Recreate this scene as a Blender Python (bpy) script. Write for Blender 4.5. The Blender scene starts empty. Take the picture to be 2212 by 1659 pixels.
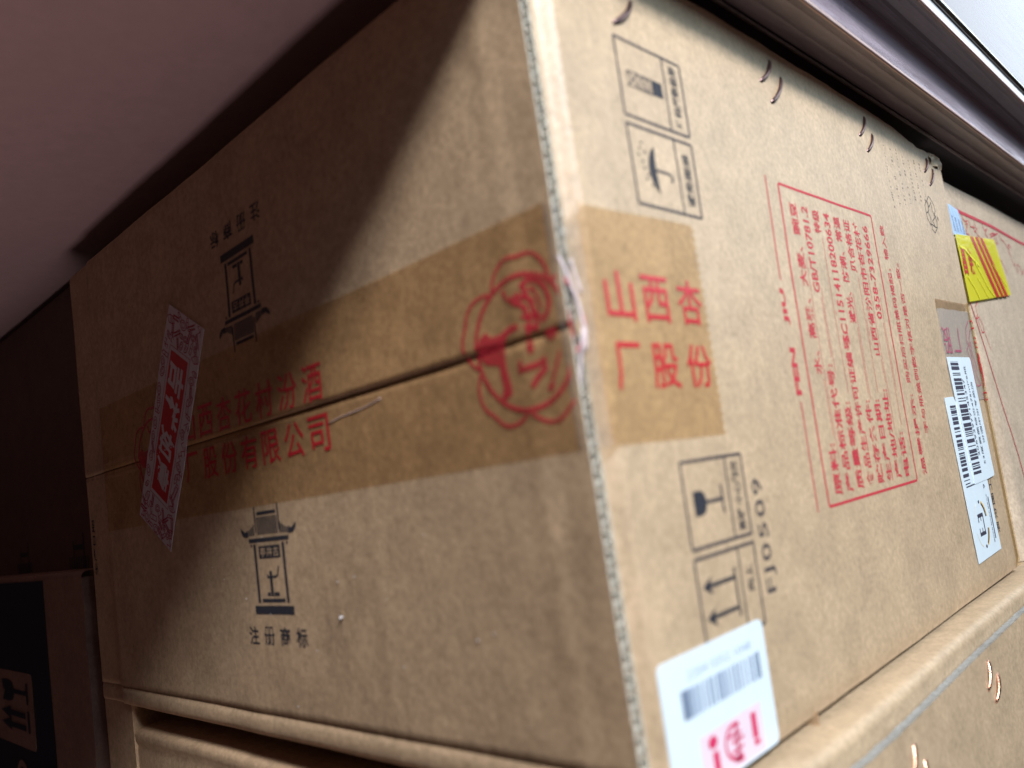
import bpy, math, random
from mathutils import Vector, Matrix, noise
from mathutils.geometry import tessellate_polygon

# ------------------------------------------------------------------ camera, world, lights, exposure
SC = bpy.context.scene
COL = SC.collection
CAM_C = Vector((0.1165431, -0.14578654, -0.03380876))
cam_d = bpy.data.cameras.new("camera")
cam = bpy.data.objects.new("camera", cam_d)
COL.objects.link(cam)
cam.matrix_world = Matrix((
    (0.70503857, 0.18705506, 0.68405484, CAM_C.x),
    (0.69420378, 0.01507343, -0.71962067, CAM_C.y),
    (-0.14491974, 0.98223378, -0.11922698, CAM_C.z),
    (0, 0, 0, 1)))
cam_d.sensor_width = 36.0
cam_d.lens = 36.0 * 1742.5465 / 2212.0
cam_d.clip_start = 0.01
cam_d.clip_end = 50
cam_d.dof.use_dof = True
cam_d.dof.focus_distance = 0.385
cam_d.dof.aperture_fstop = 7.9
SC.camera = cam

world = bpy.data.worlds.new("World")
SC.world = world
world.use_nodes = True
bg = world.node_tree.nodes["Background"]
bg.inputs[0].default_value = (1.0, 0.66, 0.62, 1)
bg.inputs[1].default_value = 0.014


def area(name, loc, target, sx, sy, watts, col):
    d = bpy.data.lights.new(name, 'AREA')
    d.shape = 'RECTANGLE'
    d.size, d.size_y = sx, sy
    d.energy = watts
    d.color = col
    o = bpy.data.objects.new(name, d)
    COL.objects.link(o)
    o.location = loc
    o.rotation_euler = (Vector(target) - Vector(loc)).to_track_quat('-Z', 'Y').to_euler()
    return o


area("key_daylight", (0.86, -0.39, 0.820), (0, 0, 0.05), 0.21, 0.21, 27.5, (0.97, 0.96, 1.0))
area("open_sky_daylight", (0.62, 0.00, 0.44), (0, 0.04, 0.08), 0.26, 0.26, 3.0, (0.56, 0.80, 1.0))
area("street_daylight", (1.15, 2.7, 1.25), (0, 0.25, 0.05), 2.0, 1.3, 25, (0.76, 0.90, 1.0))
area("ground_bounce", (0.12, -0.07, -1.20), (-0.10, -0.07, 0.10), 0.5, 0.5, 3.2, (1.0, 0.69, 0.68))

SC.view_settings.view_transform = 'Standard'
SC.view_settings.look = 'None'
SC.view_settings.exposure = 0.0
SC.view_settings.gamma = 1.0
SC.render.engine = 'CYCLES'
SC.cycles.max_bounces = 8
SC.cycles.transparent_max_bounces = 16
SC.cycles.use_denoising = True

random.seed(7)


# ------------------------------------------------------------------ materials
def new_mat(name):
    m = bpy.data.materials.new(name)
    m.use_nodes = True
    nt = m.node_tree
    return m, nt, nt.nodes["Principled BSDF"], nt.nodes["Material Output"]


def nd(nt, kind, **kw):
    n = nt.nodes.new(kind)
    for k, v in kw.items():
        setattr(n, k, v)
    return n


def noise_node(nt, vec, scale, detail=4, rough=0.55):
    n = nd(nt, 'ShaderNodeTexNoise')
    n.inputs['Scale'].default_value = scale
    n.inputs['Detail'].default_value = detail
    n.inputs['Roughness'].default_value = rough
    nt.links.new(vec, n.inputs['Vector'])
    return n.outputs['Fac']


def ramp(nt, fac, stops):
    r = nd(nt, 'ShaderNodeValToRGB')
    el = r.color_ramp.elements
    while len(el) < len(stops):
        el.new(0.5)
    for e, (p, c) in zip(el, stops):
        e.position = p
        e.color = c if len(c) == 4 else (*c, 1)
    nt.links.new(fac, r.inputs[0])
    return r.outputs[0]


def mixrgb(nt, mode, fac, a, b):
    n = nd(nt, 'ShaderNodeMix', data_type='RGBA', blend_type=mode)
    if isinstance(fac, float):
        n.inputs[0].default_value = fac
    else:
        nt.links.new(fac, n.inputs[0])
    for s, v in ((n.inputs[6], a), (n.inputs[7], b)):
        if isinstance(v, tuple):
            s.default_value = v if len(v) == 4 else (*v, 1)
        else:
            nt.links.new(v, s)
    return n.outputs[2]


def math_node(nt, op, a, b):
    n = nd(nt, 'ShaderNodeMath', operation=op)
    for i, v in enumerate((a, b)):
        if isinstance(v, (int, float)):
            n.inputs[i].default_value = v
        else:
            nt.links.new(v, n.inputs[i])
    return n.outputs[0]


def obj_coords(nt, scale=(1, 1, 1)):
    tc = nd(nt, 'ShaderNodeTexCoord')
    mp = nd(nt, 'ShaderNodeMapping')
    mp.inputs['Scale'].default_value = scale
    nt.links.new(tc.outputs['Object'], mp.inputs['Vector'])
    return mp.outputs[0]


def kraft(name, col, flutes=None, bump=1.0, wear=1.0, spec=0.3, rough=0.72):
    """Brown liner board: cloudy pulp, fibre flecks, scuffs, faint flute lines."""
    m, nt, p, _ = new_mat(name)
    v = obj_coords(nt)
    dk = tuple(c * 0.84 for c in col)
    lt = tuple(min(1, c * 1.10) for c in col)
    cloud = noise_node(nt, v, 55, 6, 0.62)
    c = ramp(nt, cloud, [(0.3, dk), (0.72, lt)])
    fine = noise_node(nt, v, 520, 5, 0.65)
    c = mixrgb(nt, 'MULTIPLY', 0.75 * wear, c, ramp(nt, fine, [(0.30, (0.74, 0.72, 0.70)), (0.62, (1.10, 1.10, 1.10))]))
    midn = noise_node(nt, v, 240, 4, 0.6)
    c = mixrgb(nt, 'MULTIPLY', 0.36 * wear, c, ramp(nt, midn, [(0.34, (0.80, 0.79, 0.79)), (0.62, (1.08, 1.08, 1.09))]))
    fib = noise_node(nt, obj_coords(nt, (2400, 2400, 500)), 1.0, 2, 0.5)
    c = mixrgb(nt, 'MULTIPLY', 0.5 * wear, c, ramp(nt, fib, [(0.33, (0.72, 0.70, 0.68)), (0.52, (1, 1, 1))]))
    fleck = noise_node(nt, v, 900, 2, 0.5)
    c = mixrgb(nt, 'MULTIPLY', 0.55 * wear, c, ramp(nt, fleck, [(0.20, (0.35, 0.33, 0.33)), (0.27, (1, 1, 1))]))
    scuff = noise_node(nt, obj_coords(nt, (60, 60, 16)), 1.0, 7, 0.7)
    c = mixrgb(nt, 'MIX', math_node(nt, 'MULTIPLY', ramp(nt, scuff, [(0.58, (0, 0, 0)), (0.78, (1, 1, 1))]), 0.22), c,
               tuple(min(1, x * 1.35) for x in col))
    h = math_node(nt, 'ADD', math_node(nt, 'MULTIPLY', fine, 0.6), math_node(nt, 'MULTIPLY', fib, 0.35))
    h = math_node(nt, 'ADD', h, math_node(nt, 'MULTIPLY', cloud, 1.6))
    h = math_node(nt, 'ADD', h, math_node(nt, 'MULTIPLY', midn, 0.6))
    if flutes:
        sc = {'x': (1, 0.02, 0.02), 'z': (0.02, 0.02, 1)}[flutes]
        w = noise_node(nt, obj_coords(nt, tuple(s * 260 for s in sc)), 1.0, 2, 0.5)
        h = math_node(nt, 'ADD', h, math_node(nt, 'MULTIPLY', w, 0.45))
        c = mixrgb(nt, 'MULTIPLY', 0.22, c, ramp(nt, w, [(0.35, (0.86, 0.84, 0.82)), (0.6, (1.03, 1.03, 1.03))]))
    b = nd(nt, 'ShaderNodeBump')
    b.inputs['Strength'].default_value = 0.35 * bump
    b.inputs['Distance'].default_value = 0.0006
    nt.links.new(h, b.inputs['Height'])
    nt.links.new(b.outputs[0], p.inputs['Normal'])
    nt.links.new(c, p.inputs['Base Color'])
    p.inputs['Roughness'].default_value = rough
    p.inputs['Specular IOR Level'].default_value = spec
    return m


def ink(name, col, cover=0.93, worn=0.5, rough=0.6):
    """Printed ink: thin flat colour, slightly starved where the board is rough."""
    m, nt, p, out = new_mat(name)
    v = obj_coords(nt)
    p.inputs['Base Color'].default_value = (*col, 1)
    p.inputs['Roughness'].default_value = rough
    p.inputs['Specular IOR Level'].default_value = 0.3
    n1 = noise_node(nt, v, 700, 5, 0.7)
    a = ramp(nt, n1, [(0.25, (cover - worn,) * 3), (0.52, (cover,) * 3)])
    nt.links.new(a, p.inputs['Alpha'])
    return m


def film(name, tint, gloss=0.12, rough=0.12, haze=0.0, hazecol=(0.8, 0.8, 0.8), bumpy=0.3):
    """Clear packing tape: tinted see-through film with a glossy top."""
    m, nt, p, out = new_mat(name)
    nt.nodes.remove(p)
    v = obj_coords(nt)
    tr = nd(nt, 'ShaderNodeBsdfTransparent')
    mott = noise_node(nt, v, 90, 4, 0.6)
    tc = ramp(nt, mott, [(0.3, tuple(t * 0.95 for t in tint)), (0.7, tuple(min(1, t * 1.03) for t in tint))])
    nt.links.new(tc, tr.inputs[0])
    base = tr.outputs[0]
    b = nd(nt, 'ShaderNodeBump')
    b.inputs['Strength'].default_value = bumpy
    b.inputs['Distance'].default_value = 0.0008
    hn = noise_node(nt, obj_coords(nt, (60, 60, 220)), 1.0, 5, 0.6)
    nt.links.new(hn, b.inputs['Height'])
    if haze:
        df = nd(nt, 'ShaderNodeBsdfDiffuse')
        df.inputs[0].default_value = (*hazecol, 1)
        mx = nd(nt, 'ShaderNodeMixShader')
        mx.inputs[0].default_value = haze
        nt.links.new(base, mx.inputs[1])
        nt.links.new(df.outputs[0], mx.inputs[2])
        base = mx.outputs[0]
    gl = nd(nt, 'ShaderNodeBsdfGlossy')
    gl.inputs['Roughness'].default_value = rough
    nt.links.new(b.outputs[0], gl.inputs['Normal'])
    fr = nd(nt, 'ShaderNodeFresnel')
    fr.inputs['IOR'].default_value = 1.45
    nt.links.new(b.outputs[0], fr.inputs['Normal'])
    mx = nd(nt, 'ShaderNodeMixShader')
    nt.links.new(math_node(nt, 'MULTIPLY', fr.outputs[0], gloss / 0.12), mx.inputs[0])
    nt.links.new(base, mx.inputs[1])
    nt.links.new(gl.outputs[0], mx.inputs[2])
    nt.links.new(mx.outputs[0], out.inputs[0])
    return m


def paper(name, col, rough=0.5, spec=0.4, mott=0.06):
    m, nt, p, _ = new_mat(name)
    v = obj_coords(nt)
    n = noise_node(nt, v, 160, 4, 0.6)
    c = ramp(nt, n, [(0.3, tuple(x * (1 - mott) for x in col)), (0.7, tuple(min(1, x * (1 + mott)) for x in col))])
    nt.links.new(c, p.inputs['Base Color'])
    p.inputs['Roughness'].default_value = rough
    p.inputs['Specular IOR Level'].default_value = spec
    return m


def metal(name, col, rough=0.3, metallic=1.0, streak=0.0, coat=0.0, bump=0.0, ior=1.5):
    m, nt, p, _ = new_mat(name)
    p.inputs['Metallic'].default_value = metallic
    p.inputs['IOR'].default_value = ior
    p.inputs['Coat Weight'].default_value = coat
    p.inputs['Coat Roughness'].default_value = 0.08
    v = obj_coords(nt, (400, 14, 400))
    n = noise_node(nt, v, 1.0, 5, 0.65)
    c = ramp(nt, n, [(0.3, tuple(x * (1 - streak) for x in col)), (0.7, tuple(min(1, x * (1 + streak)) for x in col))])
    d = noise_node(nt, obj_coords(nt), 260, 6, 0.7)
    c = mixrgb(nt, 'MULTIPLY', 0.5, c, ramp(nt, d, [(0.28, (0.6, 0.6, 0.6)), (0.45, (1, 1, 1))]))
    nt.links.new(c, p.inputs['Base Color'])
    r = ramp(nt, n, [(0.3, (rough * 0.75,) * 3), (0.7, (min(1, rough * 1.35),) * 3)])
    nt.links.new(r, p.inputs['Roughness'])
    if bump:
        b = nd(nt, 'ShaderNodeBump')
        b.inputs['Strength'].default_value = bump
        b.inputs['Distance'].default_value = 0.0004
        nt.links.new(d, b.inputs['Height'])
        nt.links.new(b.outputs[0], p.inputs['Normal'])
    return m


KR = (0.572, 0.420, 0.264)
M = {
    'kraft': kraft('kraft_board', KR, spec=0.75, rough=0.5),
    'kraft_flap': kraft('kraft_flap_board', (0.53, 0.378, 0.232), 'x', 0.8),
    'kraft_low': kraft('kraft_lower_board', (0.55, 0.41, 0.26), None, 1.0, spec=0.6, rough=0.5),
    'kraft_far': kraft('kraft_far_board', (0.60, 0.48, 0.35), None, 0.9),
    'kraft_shaded': kraft('kraft_shaded_board', (0.14, 0.085, 0.062), None, 0.8),  # kraft with the shade at the far left put into its colour
    'kraft_red': kraft('kraft_reddish_board', (0.30, 0.185, 0.135), 'z', 0.6),
    'flute': kraft('flute_paper', (0.56, 0.53, 0.44), None, 0.6),
    'flute_low': kraft('flute_paper_grey', (0.30, 0.30, 0.28), None, 0.8),
    'tape_fold_glint': paper('glinting_tape_fold', (0.72, 0.60, 0.60), 0.12, 0.9, 0.1),  # opaque pale colour carries the glint of the film wrinkles
    'flute_shade': kraft('flute_shade_paper', (0.30, 0.23, 0.16), None, 0.6),  # darker copy of the flute paper, shade painted in
    'red': ink('red_ink', (0.55, 0.040, 0.060), 0.97, 0.35),
    'red_thin': ink('thin_red_ink', (0.55, 0.06, 0.075), 0.80, 0.35),
    'tape_red': ink('tape_red_ink', (0.56, 0.022, 0.035), 0.92, 0.2, 0.3),
    'tape_red_soft': ink('tape_soft_red_ink', (0.52, 0.03, 0.05), 0.74, 0.25, 0.3),
    'tape_red_pale': ink('tape_violet_ink', (0.50, 0.10, 0.18), 0.75, 0.2, 0.35),
    'black': ink('black_ink', (0.030, 0.033, 0.045), 0.93, 0.3),
    'grey_print': ink('grey_ink', (0.06, 0.055, 0.065), 0.78, 0.35),
    'faded': ink('faded_ink', (0.10, 0.09, 0.11), 0.45, 0.55),
    'navy': ink('navy_print', (0.010, 0.014, 0.030), 0.99, 0.15, 0.5),
    'tape': film('amber_tape', (0.965, 0.885, 0.765), 0.028, 0.34),
    'tape_wrap': film('clear_tape_at_corner', (0.975, 0.935, 0.88), 0.05, 0.13, 0.06, (0.66, 0.72, 0.78), 0.8),
    'tape_far': film('pale_tape', (0.97, 0.95, 0.93), 0.05, 0.25, 0.25, (0.80, 0.78, 0.74)),
    'tape_brown': film('brown_tape_edge', (0.87, 0.80, 0.72), 0.03, 0.25, 0.12, (0.45, 0.36, 0.26)),
    'tape_gold': film('golden_tape_fold', (0.99, 0.90, 0.74), 0.05, 0.2, 0.10, (0.7, 0.5, 0.25)),
    'white': paper('label_paper', (0.72, 0.83, 0.89), 0.45, 0.4, 0.02),
    'label_ink': ink('label_black', (0.06, 0.055, 0.085), 0.93, 0.15, 0.5),
    'label_blue': ink('label_soft_blue', (0.30, 0.38, 0.52), 0.75, 0.15, 0.5),
    'pink': paper('label_pink', (0.80, 0.66, 0.74), 0.5, 0.3, 0.03),
    'label_red': ink('label_red', (0.70, 0.03, 0.13), 0.95, 0.1, 0.5),
    'gold': paper('label_gold', (0.85, 0.50, 0.05), 0.45),
    'cream': paper('label_cream', (0.86, 0.82, 0.72), 0.5),
    'strip': paper('strip_sticker_paper', (0.60, 0.55, 0.58), 0.5, 0.4, 0.03),
    'strip_red': paper('strip_sticker_red', (0.52, 0.012, 0.012), 0.45, 0.4, 0.04),
    'strip_ink': ink('strip_sticker_ink', (0.42, 0.04, 0.075), 0.85, 0.15, 0.5),
    'blue_label': paper('blue_label_paper', (0.42, 0.60, 0.85), 0.5),
    'yellow': film('yellow_tape', (0.90, 0.86, 0.25), 0.06, 0.2, 0.80, (0.80, 0.74, 0.05), 0.5),
    'yellow_fold': paper('yellow_tape_fold', (0.95, 0.88, 0.03), 0.3, 0.5),
    'yellow_red': ink('yellow_tape_red', (0.58, 0.03, 0.035), 0.97, 0.05, 0.3),
    'copper': metal('copper_wire', (0.85, 0.47, 0.32), 0.28, 1.0, 0.1),
    'bronze': metal('dull_copper_wire', (0.30, 0.19, 0.18), 0.33, 1.0, 0.15),
    'board': paper('reddish_brown_board', (0.60, 0.48, 0.49), 0.55, 0.3, 0.045),
    'moulding': metal('grey_moulding', (0.26, 0.235, 0.24), 0.45, 0.3, 0.2),
    'lacquer': metal('mauve_lacquered_metal', (0.56, 0.46, 0.53), 0.18, 0.6, 0.12, 0.0, 0.08),
    'pane': metal('pale_glossy_pane', (0.16, 0.11, 0.13), 0.12, 0.0, 0.15, 0.0, 0.06, 1.135),
    'dark_metal': metal('dark_grey_metal', (0.18, 0.18, 0.20), 0.42, 0.3, 0.15),
    'pale_metal': metal('pale_aluminium', (0.75, 0.73, 0.76), 0.3, 0.8, 0.1),
    'steel': metal('polished_steel_tube', (0.70, 0.69, 0.62), 0.2, 1.0, 0.2),
    'edge': metal('copper_red_edge', (0.50, 0.34, 0.30), 0.35, 0.7, 0.1),
    'white_line': metal('pale_edge_strip', (0.72, 0.70, 0.68), 0.35, 0.6, 0.1),
    'lint': paper('white_lint', (0.75, 0.74, 0.72), 0.8),
}


# ------------------------------------------------------------------ object helpers
def thing(name, loc, label, cat, group=None):
    o = bpy.data.objects.new(name, None)
    COL.objects.link(o)
    o.location = loc
    o.empty_display_size = 0.02
    o['label'] = label
    o['category'] = cat
    if group:
        o['group'] = group
    return o


def world_loc(o):
    v = Vector((0, 0, 0))
    while o is not None:
        v += o.location
        o = o.parent
    return v


def mesh_obj(name, verts, faces, mat, parent=None, smooth=False, label=None):
    """verts are world coordinates; the mesh is stored relative to its parent's place."""
    off = world_loc(parent) if parent else Vector((0, 0, 0))
    me = bpy.data.meshes.new(name)
    me.from_pydata([tuple(Vector(v) - off) for v in verts], [], faces)
    me.update()
    if smooth:
        for p in me.polygons:
            p.use_smooth = True
    me.materials.append(M[mat] if isinstance(mat, str) else mat)
    o = bpy.data.objects.new(name, me)
    COL.objects.link(o)
    if parent:
        o.parent = parent
    if label:
        o['label'] = label
    return o


class MB:
    """collects world-space geometry for one mesh"""
    def __init__(s):
        s.v, s.f = [], []

    def add(s, vs, fs):
        b = len(s.v)
        s.v += [tuple(v) for v in vs]
        s.f += [tuple(i + b for i in f) for f in fs]
        return s

    def box(s, x0, x1, y0, y1, z0, z1):
        return s.add([(x0, y0, z0), (x1, y0, z0), (x1, y1, z0), (x0, y1, z0), (x0, y0, z1), (x1, y0, z1), (x1, y1, z1), (x0, y1, z1)],
                     [(0, 3, 2, 1), (4, 5, 6, 7), (0, 1, 5, 4), (1, 2, 6, 5), (2, 3, 7, 6), (3, 0, 4, 7)])

    def grid(s, fn, us, vs, flip=False):
        P = [fn(u, v) for u in us for v in vs]
        n = len(vs)
        F = []
        for i in range(len(us) - 1):
            for j in range(n - 1):
                q = (i * n + j, (i + 1) * n + j, (i + 1) * n + j + 1, i * n + j + 1)
                F.append(q[::-1] if flip else q)
        return s.add(P, F)

    def tube(s, pts, r, n=8, flat=1.0, side=Vector((0, 1, 0))):
        pts = [Vector(p) for p in pts]
        rings = []
        for i, p in enumerate(pts):
            t = (pts[min(i + 1, len(pts) - 1)] - pts[max(i - 1, 0)]).normalized()
            a = (side - t * side.dot(t)).normalized()
            b = t.cross(a)
            rings.append([p + a * (r * math.cos(2 * math.pi * k / n)) + b * (r * flat * math.sin(2 * math.pi * k / n)) for k in range(n)])
        V = [v for rg in rings for v in rg]
        F = []
        for i in range(len(rings) - 1):
            for k in range(n):
                F.append((i * n + k, i * n + (k + 1) % n, (i + 1) * n + (k + 1) % n, (i + 1) * n + k))
        F.append(tuple(range(n))[::-1])
        F.append(tuple((len(rings) - 1) * n + k for k in range(n)))
        return s.add(V, F)

    def build(s, name, mat, parent=None, smooth=False, label=None):
        return mesh_obj(name, s.v, s.f, mat, parent, smooth, label)


def lin(a, b, n):
    return [a + (b - a) * i / n for i in range(n + 1)]


def sstep(a, b, x):
    t = max(0, min(1, (x - a) / (b - a)))
    return t * t * (3 - 2 * t)


# ------------------------------------------------------------------ the faces of the main carton
def f_left(x, z):
    """outward relief of the left face (metres)"""
    d = 0.00055 * noise.noise(Vector((x * 17, z * 17, 1.3))) + 0.00022 * noise.noise(Vector((x * 55, z * 40, 4.1)))
    d += 0.00030 * math.exp(-((x + 0.0165) / 0.0022) ** 2) - 0.00022 * math.exp(-((x + 0.0105) / 0.002) ** 2)
    d += 0.00022 * math.exp(-((x + 0.089) / 0.0016) ** 2) * sstep(0.02, -0.03, z)
    d -= 0.0011 * sstep(-0.3065, -0.3095, x) - 0.0005 * math.exp(-((x + 0.3072) / 0.0009) ** 2)
    if z > 0:
        lip = sstep(-0.30, -0.11, x) * (1 - sstep(-0.045, -0.012, x))
        d += (0.0003 + 0.0006 * lip) * math.exp(-z / 0.010)
    return d


def sh(y):
    if y < 0.035:
        return 0.010 + (y / 0.035) * 0.019
    if y < 0.12:
        return 0.029 + (y - 0.035) / 0.085 * 0.047
    return 0.076 - max(0, y - 0.22) * 0.12


def f_right(y, z):
    d = 0.0005 * noise.noise(Vector((y * 12, z * 12, 7.7))) + 0.00018 * noise.noise(Vector((y * 48, z * 48, 2.2)))
    d *= sstep(0.008, 0.03, y)
    if y < 0.0145:
        t = max(0, min(1, (y - 0.0074) / 0.0046))
        d -= 0.0036 * (1 - t * t * (3 - 2 * t))
    return d


def left(x, z, h=0.0):
    return (x, -f_left(x, z) - h, z)


def right(y, z, h=0.0):
    return (f_right(y, z) + h, y + sh(y) * z, z)


def seam(s, z, h=0.0):
    """surface path of the front tape: left face (s<0), round the corner, right face (s>0)"""
    def lf(x):
        if -0.0014 < z < 0.0012:
            a, b = f_left(x, 0.0012), f_left(x, -0.0014)
            t = (z + 0.0014) / 0.0026
            dip = 0.0005 * sstep(-0.17, -0.09, x) * (1 - sstep(-0.040, -0.016, x)) * math.sin(math.pi * t)
            return (x, -(b + (a - b) * t) - h + dip, z)
        return left(x, z, h)
    if s <= -0.004:
        return lf(s)
    if s >= 0.014:
        return right(s, z, h)
    A, B = Vector(lf(-0.004)), Vector(right(0.014, z, h))
    P1 = Vector((0.0004, -0.0006 - h, z))
    P2 = Vector((0.0012, 0.0045, z))
    t = (s + 0.004) / 0.018
    p = A * (1 - t) ** 3 + P1 * (3 * t * (1 - t) ** 2) + P2 * (3 * t * t * (1 - t)) + B * t ** 3
    w = math.sin(math.pi * t)
    wr = 0.0005 * noise.noise(Vector((s * 160, z * 110, 3.0))) + 0.0003 * noise.noise(Vector((s * 420, z * 260, 9.0)))
    wr -= 0.0008 * sstep(-0.004, -0.012, z) * (1 - sstep(-0.026, -0.03, z)) * w
    n = Vector((0.75, -0.66, 0))
    return tuple(p + n * (wr * w))


# ------------------------------------------------------------------ flat print builder
_txt = {}


def text_mesh(body, bold=0.0, shear=0.0, spacing=1.0):
    key = (body, bold, shear, spacing)
    if key in _txt:
        return _txt[key]
    cu = bpy.data.curves.new("t", 'FONT')
    cu.body = body
    cu.size = 1.0
    cu.offset = bold
    cu.shear = shear
    cu.space_character = spacing
    cu.resolution_u = 2
    cu.fill_mode = 'FRONT'
    o = bpy.data.objects.new("t", cu)
    COL.objects.link(o)
    bpy.context.view_layer.update()
    dg = bpy.context.evaluated_depsgraph_get()
    me = bpy.data.meshes.new_from_object(o.evaluated_get(dg))
    vs = [(v.co.x, v.co.y) for v in me.vertices]
    fs = [tuple(p.vertices) for p in me.polygons]
    bpy.data.objects.remove(o)
    bpy.data.curves.remove(cu)
    bpy.data.meshes.remove(me)
    x0, x1 = min(v[0] for v in vs), max(v[0] for v in vs)
    y0, y1 = min(v[1] for v in vs), max(v[1] for v in vs)
    vs = [((x - x0) / (x1 - x0), (y - y0) / (y1 - y0)) for x, y in vs]
    _txt[key] = (vs, fs)
    return _txt[key]


class Ink:
    """2-D print shapes in a face's own (u, v) metres"""
    def __init__(s):
        s.v, s.f = [], []

    def add(s, vs, fs):
        b = len(s.v)
        s.v += list(vs)
        s.f += [tuple(i + b for i in f) for f in fs]
        return s

    def rect(s, u0, v0, u1, v1, n=1, m=1):
        us, vs = lin(u0, u1, n), lin(v0, v1, m)
        P = [(u, v) for u in us for v in vs]
        F = [(i * (m + 1) + j, (i + 1) * (m + 1) + j, (i + 1) * (m + 1) + j + 1, i * (m + 1) + j + 1) for i in range(n) for j in range(m)]
        return s.add(P, F)

    def poly(s, pts):
        t = tessellate_polygon([[Vector((p[0], p[1], 0)) for p in pts]])
        return s.add(pts, [tuple(f) for f in t])

    def line(s, pts, w, close=False, step=0.008):
        P = [Vector((p[0], p[1])) for p in pts]
        if close:
            P.append(P[0])
        Q = [P[0]]
        for a, b in zip(P, P[1:]):
            n = max(1, int((b - a).length / step))
            Q += [a.lerp(b, i / n) for i in range(1, n + 1)]
        N = len(Q)
        L, R = [], []
        for i in range(N):
            if close:
                a, b, c = Q[i - 1 if i else N - 2], Q[i], Q[(i + 1) if i < N - 1 else 1]
            else:
                a, b, c = Q[max(i - 1, 0)], Q[i], Q[min(i + 1, N - 1)]
            t1, t2 = (b - a), (c - b)
            t1 = t1.normalized() if t1.length > 1e-9 else t2.normalized()
            t2 = t2.normalized() if t2.length > 1e-9 else t1
            t = (t1 + t2)
            t = t.normalized() if t.length > 1e-6 else t1
            n = Vector((-t.y, t.x))
            k = 1.0 / max(0.5, abs(n.dot(Vector((-t1.y, t1.x)))))
            L.append(b + n * (w / 2 * k))
            R.append(b - n * (w / 2 * k))
        V = []
        for a, b in zip(L, R):
            V += [tuple(a), tuple(b)]
        return s.add(V, [(2 * i, 2 * i + 1, 2 * i + 3, 2 * i + 2) for i in range(N - 1)])

    def frame(s, u0, v0, u1, v1, w, r=0.0):
        if r == 0:
            return s.line([(u0, v0), (u1, v0), (u1, v1), (u0, v1)], w, True)
        pts = []
        for cx, cy, a0 in ((u1 - r, v0 + r, -90), (u1 - r, v1 - r, 0), (u0 + r, v1 - r, 90), (u0 + r, v0 + r, 180)):
            for k in range(5):
                a = math.radians(a0 + 90 * k / 4)
                pts.append((cx + r * math.cos(a), cy + r * math.sin(a)))
        return s.line(pts, w, True)

    def disc(s, u, v, r, ry=None, n=14):
        ry = ry or r
        return s.add([(u + r * math.cos(2 * math.pi * k / n), v + ry * math.sin(2 * math.pi * k / n)) for k in range(n)], [tuple(range(n))])

    def arc(s, u, v, r, a0, a1, w, ry=None, n=16):
        ry = ry or r
        return s.line([(u + r * math.cos(math.radians(a0 + (a1 - a0) * k / n)), v + ry * math.sin(math.radians(a0 + (a1 - a0) * k / n))) for k in range(n + 1)], w)

    def text(s, body, o, ex, ey, bold=0.0, shear=0.0, spacing=1.0):
        """fit the glyph box of body to the parallelogram o, o+ex, o+ey"""
        vs, fs = text_mesh(body, bold, shear, spacing)
        return s.add([(o[0] + x * ex[0] + y * ey[0], o[1] + x * ex[1] + y * ey[1]) for x, y in vs], fs)

    def up(s, body, u0, v0, u1, v1, **k):        # reads bottom to top, glyph tops to the left
        return s.text(body, (u1, v0), (0, v1 - v0), (u0 - u1, 0), **k)

    def flat(s, body, u0, v0, u1, v1, **k):
        return s.text(body, (u0, v0), (u1 - u0, 0), (0, v1 - v0), **k)

    def build(s, name, mapper, h, mat, parent, label=None, step=0.004):
        V, F = list(s.v), []
        todo = []
        for f in s.f:
            todo += [(f[0], f[i], f[i + 1]) for i in range(1, len(f) - 1)] if len(f) > 4 else [f]
        mid = {}
        while todo:
            f = todo.pop()
            n = len(f)
            ln = [(V[f[i]][0] - V[f[(i + 1) % n]][0]) ** 2 + (V[f[i]][1] - V[f[(i + 1) % n]][1]) ** 2 for i in range(n)]
            j = max(range(n), key=ln.__getitem__)
            if ln[j] <= step * step or len(F) > 60000:
                F.append(f)
                continue
            if n == 4:
                todo += [(f[0], f[1], f[2]), (f[0], f[2], f[3])]
                continue
            a, b, c = f[j], f[(j + 1) % 3], f[(j + 2) % 3]
            key = (min(a, b), max(a, b))
            if key not in mid:
                V.append(((V[a][0] + V[b][0]) / 2, (V[a][1] + V[b][1]) / 2))
                mid[key] = len(V) - 1
            m = mid[key]
            todo += [(a, m, c), (m, b, c)]
        return mesh_obj(name, [mapper(u, v, h) for u, v in V], F, mat, parent, False, label)


# ================================================================== MAIN CARTON
XF = -0.0008            # cut end of the big flaps
TH = 0.0038             # board thickness
carton = thing('cardboard_carton', (-0.15, 0.17, -0.1145),
               'large kraft carton with red text panel and taped seam, in the middle', 'carton')

# side panel (right face)
ys = [0.0030] + lin(0.0060, 0.0160, 14) + lin(0.018, 0.338, 66)


def panel_top(y):
    t = 0.1118 + 0.0012 * math.sin(y * 14) + 0.0005 * noise.noise(Vector((y * 90, 0.3, 2)))
    t -= 0.0038 * sstep(0.262, 0.30, y) * (0.75 + 0.25 * noise.noise(Vector((y * 260, 1.0, 2))))
    return t


def side(y, k):
    z0, z1 = -0.1142, panel_top(y)
    z = z0 + (z1 - z0) * k
    x, yy, zz = right(y, z)
    if k < 0.02:
        x -= 0.0012 * (1 - k / 0.02)
    return (x, yy, zz)


b = MB()
ks = [0, 0.006, 0.012, 0.02] + lin(0.04, 1.0, 46)
b.grid(side, ys, ks)
# rim at the top: the board's thickness
b.grid(lambda y, k: (side(y, 1)[0] - k * TH, side(y, 1)[1], side(y, 1)[2]), ys, [0, 1])
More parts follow.
